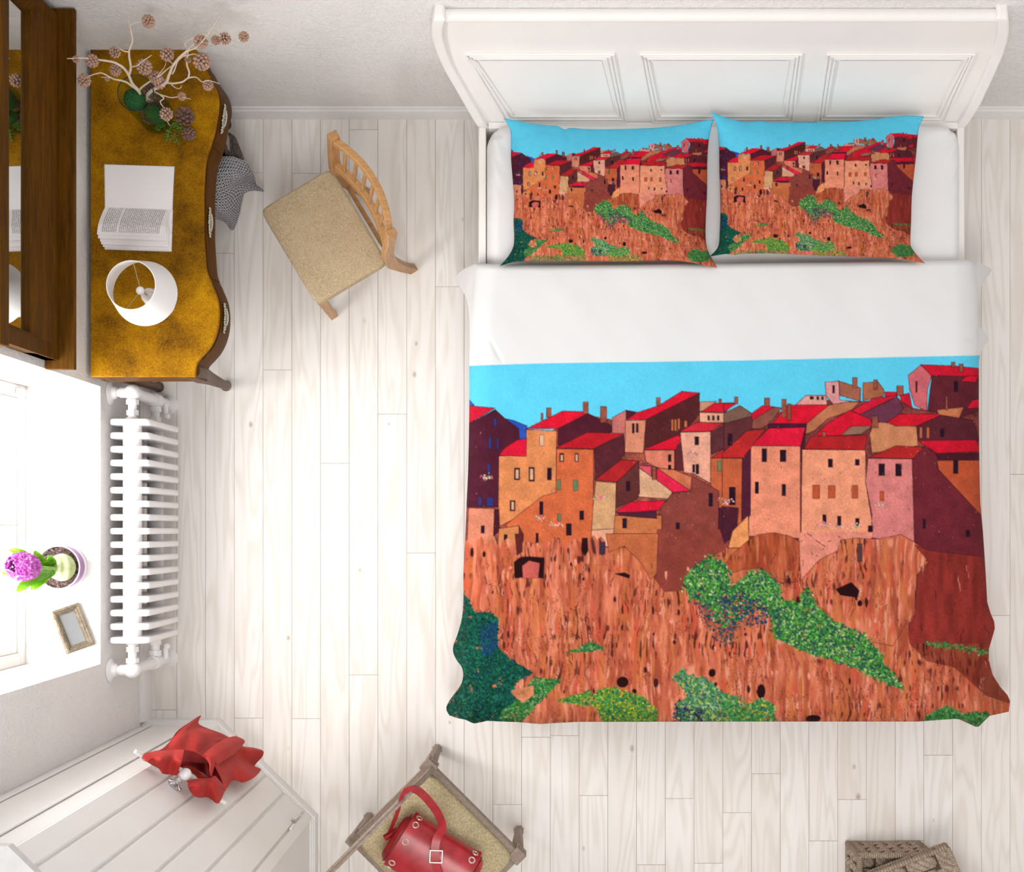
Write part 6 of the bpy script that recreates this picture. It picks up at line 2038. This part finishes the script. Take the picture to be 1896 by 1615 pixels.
# ---------------------------------------------------------------- basket and knitted throw under the desk
def throw_basket():
    cx, cy = P(372, 330, 0.15).x, P(372, 330, 0.15).y
    root = thing('round_wicker_basket', (cx, cy, 0), 'dark grey wicker basket half hidden under the desk beneath the throw', 'basket')
    mb = MB()
    rows = []
    N = 96
    for i in range(49):
        f = i / 48
        z = 0.30 * f
        r0 = 0.13 + 0.04 * math.sin(f * math.pi * 0.55)
        row = []
        for j in range(N):
            par = (int(j / 4) + int(i / 3)) % 2
            h = math.sin(math.pi * ((j / 4) % 1)) * math.sin(math.pi * ((i / 3) % 1) * 0.9 + 0.05) if par else 0.25
            r = r0 + 0.006 * h
            row.append(Vector((cx + r * math.cos(2 * math.pi * j / N), cy + r * math.sin(2 * math.pi * j / N), z)))
        rows.append(row)
    mb.grid(rows, False, True)
    mb.f.append(list(range(N - 1, -1, -1))); mb.mi.append(0)
    build(mb, 'basket_body', M_WICKD, root, angle=60)
    rr = 0.13 + 0.04 * math.sin(math.pi * 0.55)
    mb = MB()
    for k_ in range(2):
        pts = [(cx + (rr + 0.005 * math.sin(a * 14 + k_ * math.pi)) * math.cos(a), cy + (rr + 0.005 * math.sin(a * 14 + k_ * math.pi)) * math.sin(a), 0.305 + 0.006 * math.cos(a * 14 + k_ * math.pi)) for a in np.linspace(0, 2 * math.pi, 150)[:-1]]
        mb.tube(pts, 0.008, 8, closed=True)
    build(mb, 'rim', M_WICKD, root)
    # sweep of loose dark fringe strands leaning out of the basket
    # knitted throw
    t = NT('grey knit')
    tc = t.n('ShaderNodeTexCoord'); mp = t.n('ShaderNodeMapping'); mp.inputs['Scale'].default_value = (1, 1, 1); t.l(tc.outputs['UV'], mp.inputs[0])
    sp = t.n('ShaderNodeSeparateXYZ'); t.l(mp.outputs[0], sp.inputs[0])
    a = t.math('SINE', t.math('MULTIPLY', sp.outputs[0], 150)); b = t.math('SINE', t.math('MULTIPLY', sp.outputs[1], 170))
    h = t.math('MULTIPLY', t.math('ADD', t.math('MULTIPLY', a, b), t.math('MULTIPLY', b, 0.45)), 0.55)
    h = t.math('ADD', h, t.math('MULTIPLY', t.noise(tc.outputs['Object'], 130, 3), 1.1))
    t.base(t.ramp(h, [(0.05, lin((58, 60, 70))), (0.45, lin((150, 150, 156))), (0.9, lin((204, 202, 204)))]))
    t.bump(h, 0.8, 0.006)
    M_KNIT = t.set(0.95, 0, 0.1)
    def cloth(rows, name, par, th=0.006, nu=46, nv=46, seed=0):
        L = [np.array(spline(r, nu)) for r in rows]
        G = []
        n = len(L)
        for i in range(nv):
            f = i / (nv - 1) * (n - 1); k_ = min(int(f), n - 2); ff = f - k_
            p0, p1, p2, p3 = L[max(k_ - 1, 0)], L[k_], L[k_ + 1], L[min(k_ + 2, n - 1)]
            R = 0.5 * (2 * p1 + (p2 - p0) * ff + (2 * p0 - 5 * p1 + 4 * p2 - p3) * ff ** 2 + (3 * p1 - p0 - 3 * p2 + p3) * ff ** 3)
            G.append([P(R[j][0], R[j][1], R[j][2] + 0.008 * mnoise.noise((R[j][0] * 0.06, R[j][1] * 0.06, seed))) for j in range(nu)])
        return G
    rows = [[(360,290,.30),(395,292,.345),(425,291,.345),(447,298,.31),(458,305,.26)],
            [(360,312,.33),(395,318,.37),(425,315,.355),(452,320,.30),(470,330,.20)],
            [(362,335,.34),(392,345,.375),(420,338,.34),(448,330,.28),(476,343,.12)],
            [(366,360,.33),(396,368,.35),(418,365,.31),(440,345,.25),(487,353,.05)],
            [(372,385,.30),(402,388,.31),(420,390,.25),(436,375,.20),(456,345,.16)],
            [(382,400,.22),(408,400,.22),(424,408,.15),(434,400,.11),(446,372,.13)],
            [(400,402,.16),(418,410,.12),(429,424,.04),(436,412,.05),(442,392,.08)]]
    G = cloth(rows, 'throw', None)
    mb = MB().slab(G, 0.006)
    o = build(mb, 'knitted_throw', M_KNIT, None, angle=80, base=(cx, cy, 0.2))
    ul = o.data.uv_layers.new(name='UVMap')
    nu = nv = 46
    for lp in o.data.loops:
        vi = lp.vertex_index % (nu * nv)
        ul.data[lp.index].uv = ((vi % nu) / (nu - 1), (vi // nu) / (nv - 1))
    tag(o, 'grey chunky knitted throw spilling out of the basket under the desk', 'throw')
    fr = MB()
    r = random.Random(5)
    for i in range(26):
        f = i / 25
        a = P(424 + 9 * f + r.uniform(-2, 2), 246 + 8 * f, 0.30 + r.uniform(-.01, .02)); b = P(428 + 30 * f * 0.8 + r.uniform(-2, 2), 288 + 8 * f, 0.30)
        m = (a + b) / 2 + Vector((0.006 * r.uniform(0, 1.5), 0, 0.012))
        fr.tube([tuple(q) for q in spline([tuple(a), tuple(m), tuple(b)], 8)], 0.0035, 6)
    build(fr, 'wicker_handle', M_WICKD, root)
throw_basket()

# ---------------------------------------------------------------- hyacinth on the sill
def hyacinth():
    zr = ZS + 0.105
    c = P(107, 1051, zr)
    cx, cy = c.x, c.y
    root = thing('potted_hyacinth', (cx, cy, ZS), 'pink hyacinth in a purple banded white pot on the window sill', 'potted plant')
    M_POT = simple('white flower pot', (240, 236, 240), 0.3, var=0.01)
    M_BAND = simple('purple pot band', (150, 84, 160), 0.35, var=0.05)
    R = 0.088
    build(MB().lathe([(0.002, 0), (0.078, 0), (0.081, 0.01), (R, 0.105), (R - 0.004, 0.105), (R - 0.008, 0.07), (0.002, 0.068)], 48, (cx, cy, ZS + 0.001), caps=False), 'pot', M_POT, root, angle=40)
    pot = root.children[0]
    build(MB().lathe([(0.0845, 0.045), (0.0885, 0.098), (0.0865, 0.098), (0.0825, 0.045), (0.0845, 0.045)], 48, (cx, cy, ZS + 0.001), caps=False), 'pot_band', M_BAND, pot, angle=40)
    t = NT('bark potting soil'); v = t.coords(); f = t.noise(v, 85, 4, 0.75)
    t.base(t.ramp(f, [(0.38, lin((26, 16, 18))), (0.5, lin((84, 64, 64))), (0.68, lin((140, 122, 120)))])); t.bump(f, 1.0, 0.01); M_SOIL = t.set(0.9, 0, 0.2)
    G = []
    for i in range(9):
        r = 0.082 * i / 8
        G.append([Vector((cx + r * math.cos(a), cy + r * math.sin(a), ZS + 0.094 + 0.006 * mnoise.noise((r * 60 * math.cos(a), r * 60 * math.sin(a), 1)))) for a in np.linspace(0, 2 * math.pi, 41)[:-1]])
    build(MB().grid(G, False, True), 'soil', M_SOIL, pot)
    t = NT('bulb skin'); v = t.coords((1, 1, 0.2)); f = t.noise(v, 40, 3)
    w = t.n('ShaderNodeTexWave', wave_type='RINGS', rings_direction='Z'); w.inputs['Scale'].default_value = 14; w.inputs['Distortion'].default_value = 3; w.inputs['Detail'].default_value = 3
    t.l(t.coords(), w.inputs['Vector'])
    ff = t.math('ADD', t.math('MULTIPLY', f, 0.5), t.math('MULTIPLY', w.outputs['Fac'], 0.5))
    t.base(t.ramp(ff, [(0.1, lin((150, 168, 96))), (0.4, lin((196, 206, 150))), (0.8, lin((226, 228, 200)))])); M_BULB = t.set(0.5)
    b = P(112, 1051, ZS + 0.13)
    build(MB().lathe([(0.03, -0.04), (0.05, -0.015), (0.055, 0.0), (0.05, 0.02), (0.036, 0.038), (0.02, 0.052), (0.012, 0.06)], 36, (b.x, b.y, ZS + 0.115)), 'bulb', M_BULB, root)
    t = NT('fresh leaf'); v = t.coords(); f = t.noise(v, 30, 3)
    t.base(t.ramp(f, [(0.3, lin((66, 140, 14))), (0.7, lin((140, 200, 26)))])); t.b.inputs['Transmission Weight'].default_value = 0.0; M_LEAF = t.set(0.4, 0, 0.4)
    zb = ZS + 0.165
    def leaf(pts, wid, name='leaf'):
        sp = spline(pts, 16)
        cps = [P(*q) for q in sp]
        G = []
        for i, p in enumerate(cps):
            tt = (cps[min(i + 1, 15)] - cps[max(i - 1, 0)]).normalized()
            f = i / 15
            w = wid * (0.45 + 0.9 * math.sin(math.pi * min(1, f * 0.95) ** 0.9)) * (1 if f < 0.85 else max(0.05, (1 - f) / 0.15) ** 0.6)
            side = tt.cross(Vector((0.3, 0, 1))).normalized()
            nrm = side.cross(tt).normalized()
            G.append([p - side * w + nrm * w * 0.3, p - side * w * 0.5 + nrm * w * 0.06, p, p + side * w * 0.5 + nrm * w * 0.06, p + side * w + nrm * w * 0.3])
        build(MB().slab(G, 0.0018), name, M_LEAF, root, angle=70)
    leaf([(100,1056,.765),(84,1062,.84),(62,1070,.92),(46,1082,.96),(31,1096,.975)], .015)
    leaf([(98,1058,.765),(86,1066,.83),(72,1078,.88),(64,1086,.90),(57,1093,.90)], .013)
    leaf([(98,1048,.765),(86,1046,.83),(76,1038,.88),(69,1029,.91),(64,1020,.92)], .013)
    leaf([(96,1051,.765),(70,1050,.86),(50,1032,.94),(34,1022,.97),(16,1018,.98)], .012)
    leaf([(96,1053,.765),(60,1056,.88),(30,1058,.96),(14,1061,.985),(1,1061,.99)], .012)
    leaf([(101,1046,.765),(96,1040,.80),(92,1034,.825),(88,1032,.83)], .012)
    leaf([(101,1058,.765),(92,1060,.81),(80,1056,.86),(70,1052,.90)], .016)
    st = spline([(104,1052,.76),(88,1052,.86),(66,1050,.95),(40,1049,1.03)], 12)
    build(MB().tube([P(*q) for q in st], 0.007, 10), 'stem', M_LEAF, root)
    t = NT('pink hyacinth petals'); v = t.coords(); f = t.noise(v, 60, 3)
    t.base(t.ramp(f, [(0.3, lin((150, 44, 140))), (0.5, lin((192, 88, 184))), (0.72, lin((232, 164, 224)))])); M_PET = t.set(0.5, 0, 0.3)
    # flower head: florets with six rounded petals around a spike
    mb = MB()
    a, bb = P(54, 1050, .955), P(27, 1048, 1.045)
    ax = (bb - a).normalized()
    qx = ax.to_track_quat('Z', 'Y').to_matrix()
    r = random.Random(3)
    n = 58
    L = (bb - a).length
    for i in range(n):
        f = (i + 0.5) / n
        th = 2.39996 * i
        rad = 0.046 * math.sqrt(max(0.02, 1 - (abs(f - 0.42) / 0.62) ** 2.4))
        d = qx @ Vector((math.cos(th), math.sin(th), 0.15 + 0.9 * (f - 0.4)))
        d.normalize()
        ctr = a + ax * (L * f) + d * rad
        q = d.to_track_quat('Z', 'Y').to_matrix()
        s = 0.0155 * r.uniform(0.85, 1.15)
        spin = r.uniform(0, 1)
        for k_ in range(6):
            an = k_ * math.pi / 3 + spin
            off = Vector((math.cos(an), math.sin(an), 0.25)) * s * 0.62
            Rk = q @ Matrix.Rotation(an, 3, 'Z') @ Matrix.Rotation(-0.5, 3, 'Y')
            mb.ball(ctr + q @ off, s * 0.6, 7, 5, (1.0, 0.66, 0.3), Rk)
        mb.ball(ctr, s * 0.3, 6, 4)
    build(mb, 'flower_head', M_PET, root, angle=80)
hyacinth()

# ---------------------------------------------------------------- picture frame on the sill
def picture_frame():
    t = NT('antique silvered wood'); v = t.coords(); f = t.noise(v, 110, 4, 0.7); g_ = t.noise(v, 18, 2)
    t.base(t.ramp(t.math('ADD', t.math('MULTIPLY', f, .6), t.math('MULTIPLY', g_, .4)), [(0.35, lin((92, 78, 62))), (0.65, lin((158, 144, 124)))])); t.bump(f, 0.8, 0.004); M_FR = t.set(0.55, 0.1, 0.4)
    zb, zt = ZS + 0.012, ZS + 0.085
    bl, br = P(176, 1193, zb), P(145, 1115.5, zb)       # lower edge, nearest the room
    tl = P(127, 1216, zt)
    ex = (br - bl); w = ex.length; ex.normalize()
    ey = tl - bl; ey = ey - ex * ey.dot(ex); h = ey.length; ey.normalize()
    n = ex.cross(ey)
    if n.z < 0:
        n = -n
    root = thing('picture_frame', (bl + br) / 2, 'small worn silvered picture frame leaning back on the window sill', 'picture frame')
    root.location.z = ZS
    def Q(a, b, o):
        return bl + ex * a + ey * b + n * o
    prof = [(0.0, 0.0), (0.0, 0.014), (0.004, 0.019), (0.014, 0.019), (0.018, 0.014), (0.024, 0.014), (0.030, 0.008), (0.036, 0.006), (0.036, 0.0)]
    fw = 0.74
    corners = [(0, 0, 1, 1), (w, 0, -1, 1), (w, h, -1, -1), (0, h, 1, -1)]
    rings = []
    for cx_, cy_, sx, sy in corners:
        rings.append([Q(cx_ + sx * d * fw, cy_ + sy * d * fw, o - 0.012) for d, o in prof])
    m = len(prof)
    # each side its own mitred part
    for i in range(4):
        j = (i + 1) % 4
        mb = MB()
        mb.add(rings[i] + rings[j], [(k_, (k_ + 1) % m, (k_ + 1) % m + m, k_ + m) for k_ in range(m)] + [tuple(range(m))[::-1], tuple(range(m, 2 * m))])
        build(mb, 'frame_side', M_FR, root, angle=25, weld=True)
    mb = MB()
    d = 0.025
    mb.add([Q(d, d, -0.009), Q(w - d, d, -0.009), Q(w - d, h - d, -0.009), Q(d, h - d, -0.009)], [(0, 1, 2, 3)])
    build(mb, 'picture_glass', simple('pale grey glass', (150, 152, 154), 0.15, var=0.08, nscale=8), root, smooth=False)
    mb = MB()
    mid = Q(w / 2, h * 0.9, -0.014); ft = Vector((mid.x, mid.y, ZS + 0.002)) + (Vector((ey.x, ey.y, 0)).normalized() * 0.004)
    mb.bar(mid, ft, 0.03, 0.004, up=ex)
    build(mb, 'easel_back', M_FR, root, smooth=False)
picture_frame()

# ---------------------------------------------------------------- light, sky, camera
WORLD, WIN_E, TOP_E = 0.83, 74, 108
def lights():
    w = bpy.data.worlds.new('sky'); SC.world = w
    w.use_nodes = True
    bg = w.node_tree.nodes['Background']
    bg.inputs[0].default_value = (1.0, 1.0, 1.0, 1)
    bg.inputs[1].default_value = WORLD
    L = bpy.data.lights.new('window daylight', 'AREA')
    L.shape = 'RECTANGLE'; L.size = 1.15; L.size_y = 1.5; L.energy = WIN_E; L.color = (1.0, 0.985, 0.97)
    o = bpy.data.objects.new('window_daylight', L); COL.objects.link(o)
    o.location = (XW - 0.52, 0.016, 1.40)
    d = Vector((1.0, 0.28, -0.45))
    o.rotation_euler = d.to_track_quat('-Z', 'Y').to_euler()
    L = bpy.data.lights.new('added overhead fill', 'AREA')  # unseen fill lamp, added to brighten the back wall and headboard
    L.shape = 'DISK'; L.size = 2.0; L.energy = TOP_E; L.color = (1.0, 0.985, 0.965)
    o = bpy.data.objects.new('added_overhead_fill', L); COL.objects.link(o)
    o.location = (0.0, -1.9, 6.1)
    d = Vector((0.05, 1.5, -6.0))
    o.rotation_euler = d.to_track_quat('-Z', 'Y').to_euler()

lights()
SC.view_settings.view_transform = 'Standard'
SC.view_settings.look = 'None'
SC.view_settings.exposure = 0.0
cam = bpy.data.cameras.new('camera')
cam.sensor_fit = 'HORIZONTAL'; cam.sensor_width = 36.0
cam.lens = 36.0 * (H / K) / 1896.0
cam.shift_x = (948 - CU) / 1896.0
cam.shift_y = (CV - 807.5) / 1896.0
co = bpy.data.objects.new('camera', cam); COL.objects.link(co)
co.location = (0, 0, H); co.rotation_euler = (0, 0, 0)
SC.camera = co
SC.cycles.max_bounces = 8
SC.cycles.transparent_max_bounces = 12
